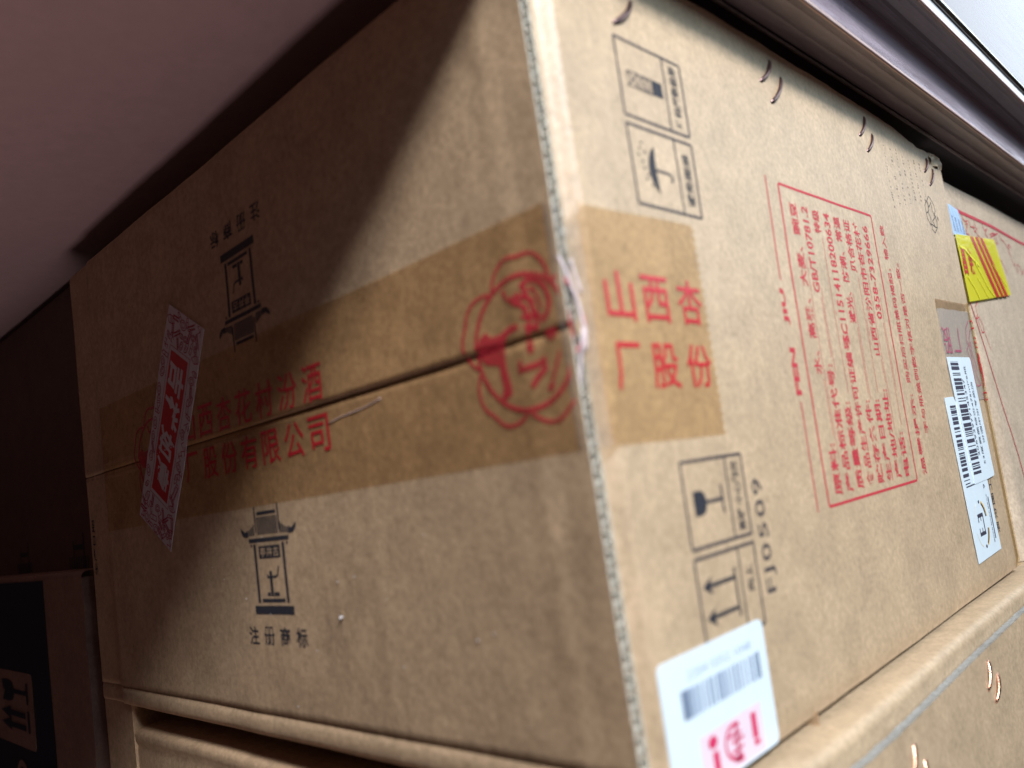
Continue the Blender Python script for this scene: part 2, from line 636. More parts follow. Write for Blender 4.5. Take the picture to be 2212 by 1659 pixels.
# rounded return at the far end
n0 = len(ys)
b.grid(lambda a, k: (lambda p: (p[0] - 0.004 * (1 - math.cos(a)), p[1] + 0.004 * math.sin(a), p[2]))(side(0.338, k)), lin(0, math.pi / 2, 5), ks)
b.grid(lambda a, k: (side(0.338, k)[0] - 0.004 - a, side(0.338, k)[1] + 0.004, side(0.338, k)[2]), [0, 0.30], [0, 0.5, 1])
b.build('side_panel', 'kraft', carton, True)

# top and bottom panels, inner minor flap behind the big flaps
MB().grid(lambda x, y: (x, y, 0.1080), lin(-0.305, -0.004, 6), lin(0.006, 0.34, 6)).build('top_panel', 'kraft', carton)
MB().grid(lambda x, y: (x, y, -0.1140), lin(-0.305, -0.003, 6), lin(0.031, 0.34, 6)).build('bottom_panel', 'kraft', carton)
MB().grid(lambda x, z: (x, TH + 0.0008, z), lin(-0.333, -0.0046, 4), lin(-0.108, 0.107, 4), True).build('inner_flap', 'kraft_flap', carton)


def flap(up):
    """outer surface + fold; returns profile (list of (y_in, z, follows_relief))"""
    pr = []
    if up:
        pr += [(0.0022, 0.0006, 0), (0.0008, 0.0001, 0), (0.0002, 0.0003, 1)]
        pr += [(0, z, 1) for z in [0.002, 0.003, 0.0045, 0.0065, 0.009] + lin(0.012, 0.1045, 36)]
        pr += [(0.0055 * (1 - math.cos(a)), 0.1045 + 0.0055 * math.sin(a), 1) for a in lin(0.2, math.pi / 2, 6)]
        pr += [(0.03, 0.110, 0)]
    else:
        pr += [(0.0026, -0.0008, 0), (0.0009, -0.0002, 0), (0.0002, -0.0004, 1)]
        pr += [(0, -z, 1) for z in [0.0024, 0.0035, 0.005, 0.007, 0.009] + lin(0.012, 0.1025, 36)]
        pr += [(0.0005, -0.1029, 1), (0.0003, -0.1036, 1), (-0.0006, -0.1044, 1), (-0.0014, -0.1055, 1), (-0.0018, -0.1070, 1), (-0.0017, -0.1085, 1), (-0.0010, -0.1098, 1),
               (0.0004, -0.1108, 1), (0.0030, -0.1116, 1), (0.0070, -0.1122, 1), (0.03, -0.1141, 0)]
    xs = lin(-0.334, XF, 118)

    def fn(x, i):
        yi, z, fol = pr[i]
        if not up and i < 4:
            z -= 0.0002 * sstep(-0.17, -0.09, x) * (1 - sstep(-0.05, -0.02, x))
        if not up and -0.1120 < z < -0.1026:
            yi *= 0.42 * sstep(-0.312, -0.300, x) if yi < 0 else 1
        return (x, -(f_left(x, z) if fol else f_left(x, 0.002 if up else -0.002)) + yi, z)
    m = MB().grid(fn, xs, list(range(len(pr))), up)
    o = m.build('upper_flap' if up else 'lower_flap', 'kraft_flap', carton, True)
    # cut edge: two liners with a fluted sheet between
    z0, z1 = (0.0016, 0.1085) if up else (-0.1075, -0.0020)
    e = MB()
    zz = lin(z0, z1, 120)
    for ya, yb in ((0.0, 0.00055), (TH - 0.00055, TH)):
        e.grid(lambda z, k: (XF + 0.0002 * noise.noise(Vector((z * 300, ya * 900, 1))), ya + (yb - ya) * k - f_left(XF, z), z), zz, [0, 1], up)
        e.grid(lambda z, k: (XF - 0.0022 * k, (yb if ya == 0 else ya) - f_left(XF, z), z), zz, [0, 1])
    e.build('cut_edge', 'flute', o)
    w = MB()
    zf = lin(z0, z1, 420)
    amp = TH / 2 - 0.0007

    def wave(z, k):
        c = math.sin(2 * math.pi * z / 0.0046 + 0.5 * noise.noise(Vector((z * 60, 0, 5))))
        return (XF - 0.0002 - 0.0020 * k + 0.00025 * noise.noise(Vector((z * 500, 2, 1))), TH / 2 + amp * max(-1, min(1, 1.25 * c)) - f_left(XF, z), z)
    w.grid(lambda z, k: wave(z, k), zf, [0, 1])
    w.grid(lambda z, k: (lambda p: (p[0], p[1] + 0.0007 * (k - 0.5), p[2]))(wave(z, 0)), zf, [0, 1])
    w.build('flute', 'flute', o, True)
    MB().grid(lambda z, k: (XF - 0.0014, TH * k - f_left(XF, z), z), zz, [0.1, 0.9]).build('flute_shadow_wall', 'flute_shade', o)  # backing wall whose dark colour stands in for shade between the flutes
    return o


upper = flap(True)
lower = flap(False)

# ---- prints on the flaps: pavilion mark and two-line trademark, twice (the upper one upside down)
PC = -0.1521


def pavilion(sign):
    def mp(u, v, h):
        return left(PC + sign * u, sign * v, h)
    k = Ink()
    k.rect(-0.0083, -0.0385, -0.0074, -0.0292, 1, 2).rect(0.0081, -0.0385, 0.0090, -0.0288, 1, 2)
    k.rect(-0.0062, -0.0323, 0.0070, -0.0311, 2)
    x = -0.0068
    while x < 0.0076:
        k.rect(x, -0.0394, x + 0.00075, -0.0330, 1, 2)
        x += 0.00112
    for sgn, n in ((-1, 5), (1, 5)):
        for i in range(n):
            xx = (0.0088 if sgn > 0 else 0.0091) + i * 0.00115
            top = -0.0348 - 0.0031 * ((i + 0.5) / n) ** 0.6
            a, c2 = (xx, xx + 0.0008) if sgn > 0 else (-xx - 0.0008, -xx)
            k.rect(a, -0.0395, c2, top)
    k.poly([(-0.0139, -0.0373), (-0.0160, -0.0381), (-0.0174, -0.0374), (-0.0194, -0.0362), (-0.0191, -0.0380), (-0.0174, -0.0396), (-0.0150, -0.0399), (-0.0139, -0.0399)][::-1])
    k.poly([(0.0144, -0.0373), (0.0164, -0.0381), (0.0178, -0.0374), (0.0198, -0.0362), (0.0195, -0.0380), (0.0178, -0.0396), (0.0155, -0.0399), (0.0144, -0.0399)])
    k.rect(-0.0137, -0.0420, 0.0142, -0.0405, 4)
    k.disc(-0.0122, -0.0430, 0.0006).disc(0.0128, -0.0430, 0.0006)
    k.rect(-0.0107, -0.0636, -0.0090, -0.0426, 1, 3).rect(0.0091, -0.0636, 0.0108, -0.0426, 1, 3)
    k.rect(-0.0071, -0.0479, 0.0077, -0.0434, 2)
    k.rect(-0.0012, -0.0612, 0.0007, -0.0524, 1, 2)
    k.rect(-0.0037, -0.0612, -0.0015, -0.0599).rect(0.0011, -0.0612, 0.0046, -0.0599)
    k.line([(-0.0026, -0.0536), (-0.0024, -0.0546), (0.0, -0.0545), (0.0030, -0.0545), (0.0046, -0.0538), (0.0050, -0.0524), (0.0056, -0.0508)], 0.0008, step=0.002)
    k.rect(-0.0077, -0.0634, 0.0082, -0.0621, 2)
    k.rect(-0.0134, -0.0676, 0.0134, -0.0646, 3)
    o = k.build('printed_pavilion_mark', mp, 0.00009, 'black', upper if sign < 0 else lower)
    q = Ink()
    for i, ch in enumerate("亭井古"):
        q.flat(ch, -0.0062 + i * 0.0045, -0.0473, -0.0023 + i * 0.0045, -0.0440, bold=0.01)
    q.build('plaque_lettering', mp, 0.00013, 'kraft_flap', o)
    q = Ink()
    for i, ch in enumerate("注册商标"):
        q.flat(ch, -0.0199 + i * 0.0110, -0.0785, -0.0129 + i * 0.0110, -0.0719, bold=0.018)
    q.build('trademark_lettering', mp, 0.00009, 'black', o)


pavilion(1)
pavilion(-1)

# ---- front packing tape, round the corner
TZ = sorted(set(lin(-0.0290, -0.0030, 22) + lin(-0.0030, 0.0030, 24) + lin(0.0030, 0.0315, 24)))


def tape_pt(s, v):
    z = v + (0.0012 * sstep(0, 0.06, s) if v > 0 else -0.0003 * sstep(0, 0.06, s)) * abs(v) / 0.03
    if s > 0.060:
        s += 0.0034 * (abs(((z * 1000 / 2.6) % 1.0) - 0.5) - 0.5)
    return seam(s, z, 0.00015)


tape = MB().grid(tape_pt, lin(-0.3050, -0.0030, 124), TZ).build('packing_tape', 'tape', carton, True,
                                                           'clear amber tape with red lettering over the flap seam')
MB().grid(tape_pt, lin(-0.0030, 0.0096, 46), sorted(set(TZ + lin(-0.029, 0.0315, 120)))).build('wrinkled_corner_film', 'tape_wrap', tape, True)
MB().grid(tape_pt, lin(0.0096, 0.0600, 40) + [0.0625], lin(-0.0290, 0.0315, 116)).build('tape_end', 'tape', tape, True)


for w, pts in ((0.00055, [(0.0005, 0.0175), (0.0030, 0.0130), (0.0052, 0.0060), (0.0062, -0.0010), (0.0052, -0.0060)]),
              (0.00040, [(0.0048, 0.0165), (0.0060, 0.0120), (0.0068, 0.0080)]),
              (0.00040, [(0.0055, -0.0005), (0.0030, -0.0080), (0.0010, -0.0150), (0.0006, -0.0200)])):
    P = []
    for (a0, b0), (a1, b1) in zip(pts, pts[1:]):
        P += [seam(a0 + (a1 - a0) * t / 5, b0 + (b1 - b0) * t / 5, 0.0003) for t in range(5)]
    P.append(seam(*pts[-1], 0.0001))
    MB().tube(P, w, 8, 0.7).build('wrinkle_glint', 'tape_fold_glint', tape, True)  # film wrinkles coloured pale, their glints painted in
MB().tube([seam(-0.1050 + 0.0290 * t, -0.0068 + 0.0030 * t + 0.0002 * math.sin(t * 7), 0.00005) for t in lin(0, 1, 20)], 0.0003, 8, 0.5).build('wrinkle_glint', 'tape_fold_glint', tape, True)  # pale thread paints the highlight along a wrinkle near the seam


def lettering(s0, parts):
    k = Ink()
    for row, body, v0, v1, first in parts:
        for i, ch in enumerate(body):
            u = s0 + first[i]
            k.flat(ch, u, v0, u + (0.0124 if ch != '厂' else 0.0116), v1, bold=0.009)
    return k


P7 = [0, 0.0160, 0.0321, 0.0478, 0.0636, 0.0794, 0.0953]
lettering(-0.2128, [(1, "山西杏花村汾酒", 0.0014, 0.0143, P7), (2, "厂股份有限公司", -0.0152, -0.0030, P7)]).build('tape_lettering', seam, 0.00021, 'tape_red', tape)
P3 = [0, 0.0162, 0.0330]
lettering(0.0144, [(1, "山西杏", 0.0022, 0.0152, P3), (2, "厂股份", -0.0157, -0.0034, P3)]).build('tape_lettering', seam, 0.00021, 'tape_red', tape)


def emblem(c):
    k = Ink()
    k.line([(c + 0.0168 * math.cos(math.radians(a)), -0.0003 + 0.0168 * math.sin(math.radians(a))) for a in range(0, 360, 6)], 0.0013, True)
    for i in range(5):
        a = math.radians(90 + 68 + 72 * i)
        pts = []
        for t in range(-10, 11):
            tt = t / 10
            rr = 0.0174 + 0.0050 * (1 - abs(tt) ** 2.4) - 0.0009 * math.exp(-(tt / 0.22) ** 2)
            aa = a + math.radians(34) * tt
            pts.append((c + rr * math.cos(aa), -0.0003 + rr * math.sin(aa)))
        k.line(pts, 0.0010, step=0.002)
    d = c + 0.0155
    body = [
        [(-0.021, 0.0141), (-0.0196, 0.0141), (-0.0192, 0.0119), (-0.0169, 0.0117), (-0.0150, 0.0124), (-0.0140, 0.0112), (-0.0155, 0.0085), (-0.0174, 0.0095), (-0.0201, 0.0118)],
        [(-0.0308, 0.0037), (-0.0281, 0.0051), (-0.0265, 0.0034), (-0.0233, 0.0033), (-0.0193, 0.0047), (-0.0166, 0.0047), (-0.016, 0.0032), (-0.0202, 0.0026), (-0.0219, 0.001), (-0.0227, -0.0031), (-0.0225, -0.0065), (-0.0218, -0.0096), (-0.0218, -0.0122), (-0.0244, -0.0134), (-0.0260, -0.0127), (-0.0247, -0.0104), (-0.0249, -0.0076), (-0.0253, -0.0043), (-0.0294, -0.0034), (-0.0315, -0.0014), (-0.0315, 0.0019)],
        [(-0.0144, -0.0001), (-0.0124, -0.0006), (-0.0129, -0.0033), (-0.0143, -0.0037), (-0.0148, -0.0019)],
        [(-0.0082, 0.001), (-0.0048, 0.0012), (-0.0044, -0.0008), (-0.0067, -0.0019), (-0.0082, -0.0009)],
        [(-0.0066, -0.0075), (-0.0047, -0.0042), (-0.0046, -0.0055), (-0.0059, -0.0083), (-0.0079, -0.0116), (-0.0077, -0.0129), (-0.0096, -0.0141), (-0.0104, -0.013), (-0.0086, -0.0112)],
    ]
    for p in body:
        k.poly([(d + x, z) for x, z in p])
    k.line([(d - 0.0176, -0.0046), (d - 0.0178, -0.0070), (d - 0.0120, -0.0066), (d - 0.0101, -0.0060), (d - 0.0100, -0.0080), (d - 0.0130, -0.0100), (d - 0.0148, -0.0118)], 0.0016, step=0.002)
    # robe folds of the seated figure
    for w, pts in ((0.0015, [(-0.0139, 0.0134), (-0.0115, 0.0146), (-0.0085, 0.0136), (-0.0062, 0.0110), (-0.0054, 0.0079), (-0.0064, 0.0050), (-0.0088, 0.0033)]),
                   (0.0014, [(-0.0135, 0.0120), (-0.0115, 0.0090), (-0.0100, 0.0050), (-0.0110, 0.0015)]),
                   (0.0010, [(-0.0110, 0.0128), (-0.0092, 0.0100), (-0.0084, 0.0065)]),
                   (0.0012, [(-0.0150, 0.0095), (-0.0130, 0.0065), (-0.0125, 0.0030), (-0.0138, 0.0011)]),
                   (0.0010, [(-0.0150, 0.0060), (-0.0128, 0.0050), (-0.0105, 0.0055), (-0.0085, 0.0048)]),
                   (0.0010, [(-0.0145, 0.0035), (-0.0120, 0.0025), (-0.0100, 0.0028)]),
                   (0.0013, [(-0.0140, 0.0140), (-0.0126, 0.0118), (-0.0140, 0.0100)])):
        k.line([(d + x, z) for x, z in pts], w, step=0.0015)
    for i in range(26):
        k.disc(d - 0.0118 + random.uniform(-0.0024, 0.0024), random.uniform(0.0015, 0.0120), random.uniform(0.0003, 0.0006), n=6)
    return k


emblem(-0.0155).build('tape_emblem', seam, 0.00022, 'tape_red_soft', tape)
emblem(-0.2425).build('tape_emblem', seam, 0.00022, 'tape_red_soft', tape)

# ---- strip sticker with four white characters on red
E_W, E_L = Vector((0.8567, -0.5158)), Vector((-0.5470, -0.8371))
E_W.normalize()
E_L = Vector((E_W.y, -E_W.x)).normalized()
S_O = Vector((-0.2133, 0.0612))


def strip_map(w, l, h):
    p = S_O + E_W * w + E_L * l
    return seam(p.x, p.y, h)


stk = MB()
stk.grid(lambda w, l: strip_map(w, l, 0.00034), lin(0, 0.0349, 14), lin(0, 0.0993, 60), True)
stk.grid(lambda l, k: strip_map(0, l, 0.00016 + 0.00018 * k), lin(0, 0.0993, 20), [0, 1])
stk.grid(lambda l, k: strip_map(0.0349, l, 0.00016 + 0.00018 * k), lin(0, 0.0993, 20), [0, 1])
strip = stk.build('strip_sticker', 'strip', carton, True, 'slanted white and red sticker strip with doodles')
Ink().rect(0.0087, 0.0174, 0.0255, 0.0815, 8, 40).build('red_panel', strip_map, 0.00040, 'strip_red', strip)
Ink().frame(0.0071, 0.0156, 0.0271, 0.0833, 0.0003).build('panel_outline', strip_map, 0.00040, 'strip_ink', strip)
q = Ink()
for i, ch in enumerate("吉祥如意"):
    q.text(ch, (0.0099, 0.0216 + i * 0.0143), (0, 0.0134), (0.0144, 0), bold=0.034, shear=0.18)
q.build('sticker_lettering', strip_map, 0.00045, 'strip', strip)
dd = Ink()
rnd = random.Random(11)


def doodle(w, l, r, kind):
    a = rnd.uniform(0, 6.28)
    ca, sa = math.cos(a), math.sin(a)

    def T(pts):
        o = []
        for x, y in pts:
            X, Y = w + ca * x - sa * y, l + sa * x + ca * y
            o.append((max(0.0004, min(0.0345, X)), max(0.0004, min(0.0989, Y))))
        return o
    t = 0.00042
    if kind == 0:      # lipstick / bottle
        dd.line(T([(-r * .3, -r), (r * .3, -r), (r * .3, r * .6), (0, r), (-r * .3, r * .6)]), t, True)
        dd.line(T([(-r * .3, 0), (r * .3, 0)]), t)
    elif kind == 1:    # jar
        dd.line(T([(r * .55 * math.cos(x * .52), r * .8 * math.sin(x * .52)) for x in range(12)]), t, True)
        dd.line(T([(r * .3 * math.cos(x * .52), r * .4 * math.sin(x * .52)) for x in range(12)]), t, True)
    elif kind == 2:    # squiggle
        dd.line(T([(-r, 0), (-r * .5, r * .5), (0, -r * .3), (r * .5, r * .5), (r, 0)]), t)
        dd.line(T([(-r * .6, -r * .4), (r * .6, -r * .5)]), t)
    elif kind == 3:    # rounded tube
        dd.line(T([(-r * .3, -r * 1.2), (-r * .3, r * .9), (-r * .1, r * 1.1), (r * .2, r * 1.1), (r * .35, r * .9), (r * .35, -r * 1.2)]), t)
        dd.line(T([(-r * .15, -r), (-r * .15, r * .8), (r * .15, r * .8), (r * .2, -r)]), t)
    else:              # hatched leaf
        dd.line(T([(-r, 0), (-r * .3, r * .5), (r * .6, r * .3), (r, 0), (r * .4, -r * .5), (-r * .4, -r * .4)]), t, True)
        for i in range(3):
            dd.line(T([(-r * .3 + i * r * .3, -r * .35), (-r * .1 + i * r * .3, r * .35)]), t * .8)


spots = []
tries = 0
while len(spots) < 90 and tries < 9000:
    tries += 1
    w, l = rnd.uniform(0.002, 0.033), rnd.uniform(0.002, 0.0975)
    r = rnd.uniform(0.0022, 0.0040)
    if 0.0066 - 0.8 * r < w < 0.0276 + 0.8 * r and 0.0150 - 0.8 * r < l < 0.0840 + 0.8 * r:
        continue
    if any((w - a) ** 2 + (l - b2) ** 2 < (0.66 * (r + c2)) ** 2 for a, b2, c2 in spots):
        continue
    spots.append((w, l, r))
    doodle(w, l, r, rnd.randrange(5))
dd.build('doodle_print', strip_map, 0.00040, 'strip_ink', strip)

# ---- handling marks on the side panel
H = 0.00009


def handling(z0, z1, body, bz0, bz1, name):
    k = Ink()
    w = 0.00095
    k.frame(0.0361, z0, 0.0683, z1, w, 0.0006)
    k.line([(0.0588, z0), (0.0588, z1)], w * 0.85)
    o = k.build('handling_mark_frame', right, H, 'grey_print', carton)
    t = Ink()
    t.up(body, 0.0618, bz0, 0.0657, bz1, bold=0.022)
    t.build('handling_lettering', right, H, 'black', o)
    return o


o1 = handling(0.0620, 0.0857, "堆码层数极限", 0.0640, 0.0842, '')
k = Ink()
k.rect(0.0518, 0.0716, 0.0568, 0.0764, 2, 1)
k.build('stack_block', right, H + 0.00003, 'black', o1)
k = Ink()
k.frame(0.0400, 0.0716, 0.0518, 0.0762, 0.0004)
k.line([(0.0400, 0.0716), (0.0450, 0.0762)], 0.0005).line([(0.0400, 0.0762), (0.0450, 0.0716)], 0.0005)
k.line([(0.0450, 0.0716), (0.0450, 0.0762)], 0.0005).frame(0.0465, 0.0722, 0.0505, 0.0756, 0.0005)
k.up("n", 0.0474, 0.0731, 0.0494, 0.0747, bold=0.01)
k.build('stack_outline', right, H + 0.00003, 'grey_print', o1)
o2 = handling(0.0359, 0.0594, "避免雨淋", 0.0388, 0.0556, '')
k = Ink()
k.poly([(0.0478, 0.0548), (0.0456, 0.0528), (0.0442, 0.0500), (0.0437, 0.0474), (0.0442, 0.0448), (0.0456, 0.0420), (0.0478, 0.0400), (0.0474, 0.0440), (0.0472, 0.0474), (0.0474, 0.0508)])
k.build('umbrella_canopy', right, H + 0.00003, 'black', o2)
k = Ink()
k.line([(0.0466, 0.0474), (0.0500, 0.0474), (0.0526, 0.0474), (0.0544, 0.0471), (0.0553, 0.0463), (0.0550, 0.0454), (0.0542, 0.0451)], 0.0009, step=0.002)
for y, z in ((0.0418, 0.0546), (0.0405, 0.0528), (0.0398, 0.0508), (0.0428, 0.0520), (0.0414, 0.0490), (0.0432, 0.0454), (0.0420, 0.0438), (0.0416, 0.0470), (0.0442, 0.0424)):
    k.disc(y, z, 0.0006, 0.0005, 8)
k.build('umbrella_handle_and_rain', right, H + 0.00003, 'grey_print', o2)
o3 = handling(-0.0579, -0.0353, "易碎 小心轻放", -0.0566, -0.0366, '')
k = Ink()
k.poly([(0.0402, -0.0433), (0.0440, -0.0433), (0.0456, -0.0440), (0.0463, -0.0452), (0.0464, -0.0466), (0.0462, -0.0480), (0.0454, -0.0492), (0.0438, -0.0498), (0.0402, -0.0498)])
k.build('glass_bowl', right, H + 0.00003, 'black', o3)
k = Ink()
k.line([(0.0460, -0.0466), (0.0545, -0.0466)], 0.0011)
k.line([(0.0548, -0.0429), (0.0548, -0.0505)], 0.0011)
k.build('glass_stem', right, H + 0.00003, 'grey_print', o3)
o4 = handling(-0.0826, -0.0604, "向上", -0.0730, -0.0660, '')
k = Ink()
for zc in (-0.0678, -0.0757):
    k.line([(0.0415, zc), (0.0550, zc)], 0.0011)
    k.poly([(0.0384, zc), (0.0430, zc + 0.0024), (0.0421, zc), (0.0430, zc - 0.0024)])
k.line([(0.0556, -0.0652), (0.0556, -0.0782)], 0.0010)
k.build('up_arrows', right, H + 0.00003, 'black', o4)
k = Ink()
k.up("FJ0509", 0.0723, -0.0757, 0.0799, -0.0430, bold=0.008, spacing=1.12)
k.build('lot_code', right, H, 'grey_print', carton)

# ---- red product panel
Ink().line([(0.1143, 0.0585), (0.1143, 0.0205)], 0.0009).build('red_heading_rule', right, H, 'red_thin', carton)
fr = Ink().line([(0.1143, -0.0216), (0.1143, -0.0578)], 0.0009).build('red_heading_rule', right, H, 'red_thin', carton)
k = Ink()
k.up("FEN", 0.1120, -0.0194, 0.1162, -0.0032, bold=0.04)
k.up("JIU", 0.1120, 0.0046, 0.1162, 0.0174, bold=0.04)
k.build('red_heading', right, H, 'red', fr)
k = Ink()
k.frame(0.1236, -0.0572, 0.2116, 0.0571, 0.0010, 0.0012)
fr = k.build('red_text_frame', right, H, 'red', carton)
rows = [
    ("原料:", "水、高粱、大麦、豌豆", -0.0125),
    ("产品标准代号:", "GB/T10781.2", 0.0180),
    ("质量等级:", "特级", 0.0420),
    ("食品生产许可证编号:", "SC11514118200634", 0.0000),
    ("贮存条件:", "避光、防潮、常温", 0.0075),
    ("生产日期:", "见合格证", 0.0290),
    ("产地/地址:", "山西省汾阳市杏花村", -0.0050),
    ("电话:", "0358-7329666", 0.0105),
]
CH = 0.0058


def glyphs(s):
    return sum(0.55 if c in "0123456789./-:BGSTC" else 1.0 for c in s)


ln = Ink()
tx = Ink()
for i, (lab, val, vz) in enumerate(rows):
    c = 0.1333 + i * 0.00975
    wl = glyphs(lab) * 0.0070
    if i == 3:
        wl = glyphs(lab) * 0.0061
    tx.up(lab, c - 0.0032, -0.0545, c + 0.0030, -0.0545 + wl, bold=0.018)
    tx.up(val, c - (0.0028 if val[0] in "GS0" else 0.0032), vz, c + (0.0028 if val[0] in "GS0" else 0.0030), 0.0514, bold=0.018)
    if -0.0545 + wl + 0.0025 < vz - 0.003:
        ln.line([(c + 0.0030, -0.0545 + wl + 0.0025), (c + 0.0030, vz - 0.0015)], 0.00034)
    if i != 3:
        ln.line([(c + 0.0043, max(vz - 0.03, -0.045)), (c + 0.0043, 0.030 - 0.01 * (i % 3))], 0.0003)
tx.build('red_text', right, H, 'red', fr)
ln.build('red_rules', right, H, 'red_thin', fr)
k = Ink()
k.up("温馨提示:", 0.2200, -0.0562, 0.2250, -0.0215, bold=0.012)
k.up("购买后扫瓶盖码揭起，输入数", 0.2200, -0.0168, 0.2250, 0.0545, bold=0.010)
k.up("字与瓶盖侧数字核对是否一致。", 0.2315, -0.0390, 0.2365, 0.0380, bold=0.010)
k.build('red_notice', right, H, 'red', carton)

# ---- recycling mark and faded printing
k = Ink()
for pts in ([(0.304, 0.0811), (0.2994, 0.0778), (0.3012, 0.0747), (0.3064, 0.0781), (0.3057, 0.0738), (0.3082, 0.0714), (0.3112, 0.074), (0.3109, 0.0772), (0.3073, 0.0798)],
            [(0.2966, 0.0782), (0.3002, 0.0765), (0.3, 0.0729), (0.2982, 0.0718), (0.2949, 0.0705), (0.2945, 0.0746), (0.2972, 0.0769)],
            [(0.2948, 0.0704), (0.2982, 0.0718), (0.3009, 0.0683), (0.2991, 0.0646), (0.295, 0.0677)],
            [(0.3031, 0.0674), (0.3062, 0.0643), (0.3092, 0.0647), (0.3109, 0.0683), (0.3077, 0.0711), (0.3106, 0.0711)],
            [(0.3004, 0.0654), (0.3002, 0.0626), (0.3039, 0.061), (0.3094, 0.0646), (0.3067, 0.0644)]):
    k.line(pts, 0.0005, True, step=0.002)
k.up("纸", 0.3122, 0.0690, 0.3146, 0.0712, bold=0.01)
k.build('recycling_mark', right, H, 'black', carton)
k = Ink()
rnd = random.Random(5)
for row in range(7):
    y = 0.245 + row * 0.0088
    z = 0.066 + 0.002 * row
    while z < 0.098:
        if rnd.random() < 0.8:
            k.rect(y + rnd.uniform(-.0006, .0006), z, y + rnd.uniform(0.0010, 0.0022), z + rnd.uniform(0.0003, 0.0012))
        z += rnd.uniform(0.0012, 0.0026)
k.build('faded_print', right, H, 'faded', carton)

# ---- wire staples along the top of the side panel


def staple(y0, z0, y1, z1, mp, bulge, r, mat, parent):
    pts = []
    for i in range(11):
        t = i / 10
        hh = -0.0005 + bulge * math.sin(math.pi * t) ** 0.6
        off = (0.0010 if mat == 'bronze' else 0.0003) * math.sin(math.pi * t)
        pts.append(mp(y0 + (y1 - y0) * t + off, z0 + (z1 - z0) * t - off * 0.3, hh))
    MB().tube(pts, r, 8, 0.55).build('staple', mat, parent, True)


def raw_right(y, z, h):
    return (f_right(y, z) + h, y, z)


for a in ((0.0516, 0.1006, 0.0400, 0.0893), (0.1425, 0.1085, 0.1299, 0.0960), (0.1493, 0.1032, 0.1359, 0.0892), (0.2342, 0.1076, 0.2221, 0.0950),
          (0.2401, 0.1004, 0.2282, 0.0888), (0.3202, 0.1042, 0.3116, 0.0946), (0.3280, 0.0999, 0.3164, 0.0880)):
    staple(*a, raw_right, 0.0013, 0.00095, 'bronze', carton)


# ---- labels
def plate(name, pts, h, mat, parent, mp=right, label=None, thick=0.0003):
    """thin sheet with an edge, following the face"""
    t = tessellate_polygon([[Vector((p[0], p[1], 0)) for p in pts]])
    n = len(pts)
    V = [mp(u, v, h) for u, v in pts] + [mp(u, v, h - thick) for u, v in pts]
    F = [tuple(f) for f in t] + [(i, (i + 1) % n, n + (i + 1) % n, n + i) for i in range(n)]
    return mesh_obj(name, V, F, mat, parent, False, label)


def flat_right(pts):
    us, vs = [p[0] for p in pts], [p[1] for p in pts]
    top = max(f_right(u, v) for u in lin(min(us), max(us), 12) for v in lin(min(vs), max(vs), 12))
    return lambda u, v, h: (top + h - 0.0002, u + sh(u) * v, v)


def rounded(u0, v0, u1, v1, r, n=5):
    pts = []
    for cx, cy, a0 in ((u1 - r, v0 + r, -90), (u1 - r, v1 - r, 0), (u0 + r, v1 - r, 90), (u0 + r, v0 + r, 180)):
        for i in range(n + 1):
            a = math.radians(a0 + 90 * i / n)
            pts.append((cx + r * math.cos(a), cy + r * math.sin(a)))
    return pts


def bars(u0, u1, v0, v1, seed, across=True, unit=0.00034, lo=1, hi=4):
    """barcode: bars across u, stacked along v (or the other way round)"""
    k = Ink()
    r = random.Random(seed)
    a, e = (v0, v1) if across else (u0, u1)
    p = a
    while p < e:
        w = unit * r.choice([1, 1, 2, 3, 3, 4][:hi + 2])
        w = min(w, e - p)
        if across:
            k.rect(u0, p, u1, p + w, 2, 1)
        else:
            k.rect(p, v0, p + w, v1, 1, 2)
        p += w + unit * r.choice([1, 1, 2, 3])
    return k


LP = rounded(0.0118, -0.1132, 0.0655, -0.0808, 0.0022)
LM = flat_right(LP)
lb = plate('barcode_label', LP, 0.0005, 'white', carton, LM, label='white rounded barcode label near the front corner')
k = bars(0.0202, 0.0608, -0.0953, -0.0886, 3, False, 0.00036)
k.rect(0.0202, -0.0953, 0.0235, -0.0886).rect(0.0597, -0.0953, 0.0609, -0.0884)
k.build('barcode', LM, 0.0006, 'label_blue', lb)
k = Ink()
k.flat("2204 0352 1048", 0.0240, -0.0869, 0.0570, -0.0848, bold=-0.01)
k.build('label_number', LM, 0.0006, 'label_blue', lb)
pk = Ink().rect(0.0252, -0.1125, 0.0575, -0.1006, 4, 3).build('pink_block', LM, 0.00055, 'pink', lb)
k = Ink()
k.rect(0.0512, -0.1085, 0.0540, -0.1022).rect(0.0514, -0.1102, 0.0545, -0.1089)
k.disc(0.0310, -0.1032, 0.0022, 0.0015)
k.rect(0.0302, -0.1105, 0.0330, -0.1055).rect(0.0300, -0.1120, 0.0335, -0.1109)
k.build('label_red_print', LM, 0.00065, 'label_red', pk)
k = Ink()
k.arc(0.0420, -0.1062, 0.0052, 60, 300, 0.0010, 0.0040)
k.line([(0.0385, -0.1045), (0.0450, -0.1045)], 0.0008).line([(0.0400, -0.1062), (0.0462, -0.1060)], 0.0008).line([(0.0430, -0.1025), (0.0425, -0.1110)], 0.0010)
k.line([(0.0395, -0.1085), (0.0455, -0.1080)], 0.0008).line([(0.0405, -0.1105), (0.0450, -0.1110)], 0.0010)
k.build('label_red_seal', LM, 0.00065, 'label_red', pk)

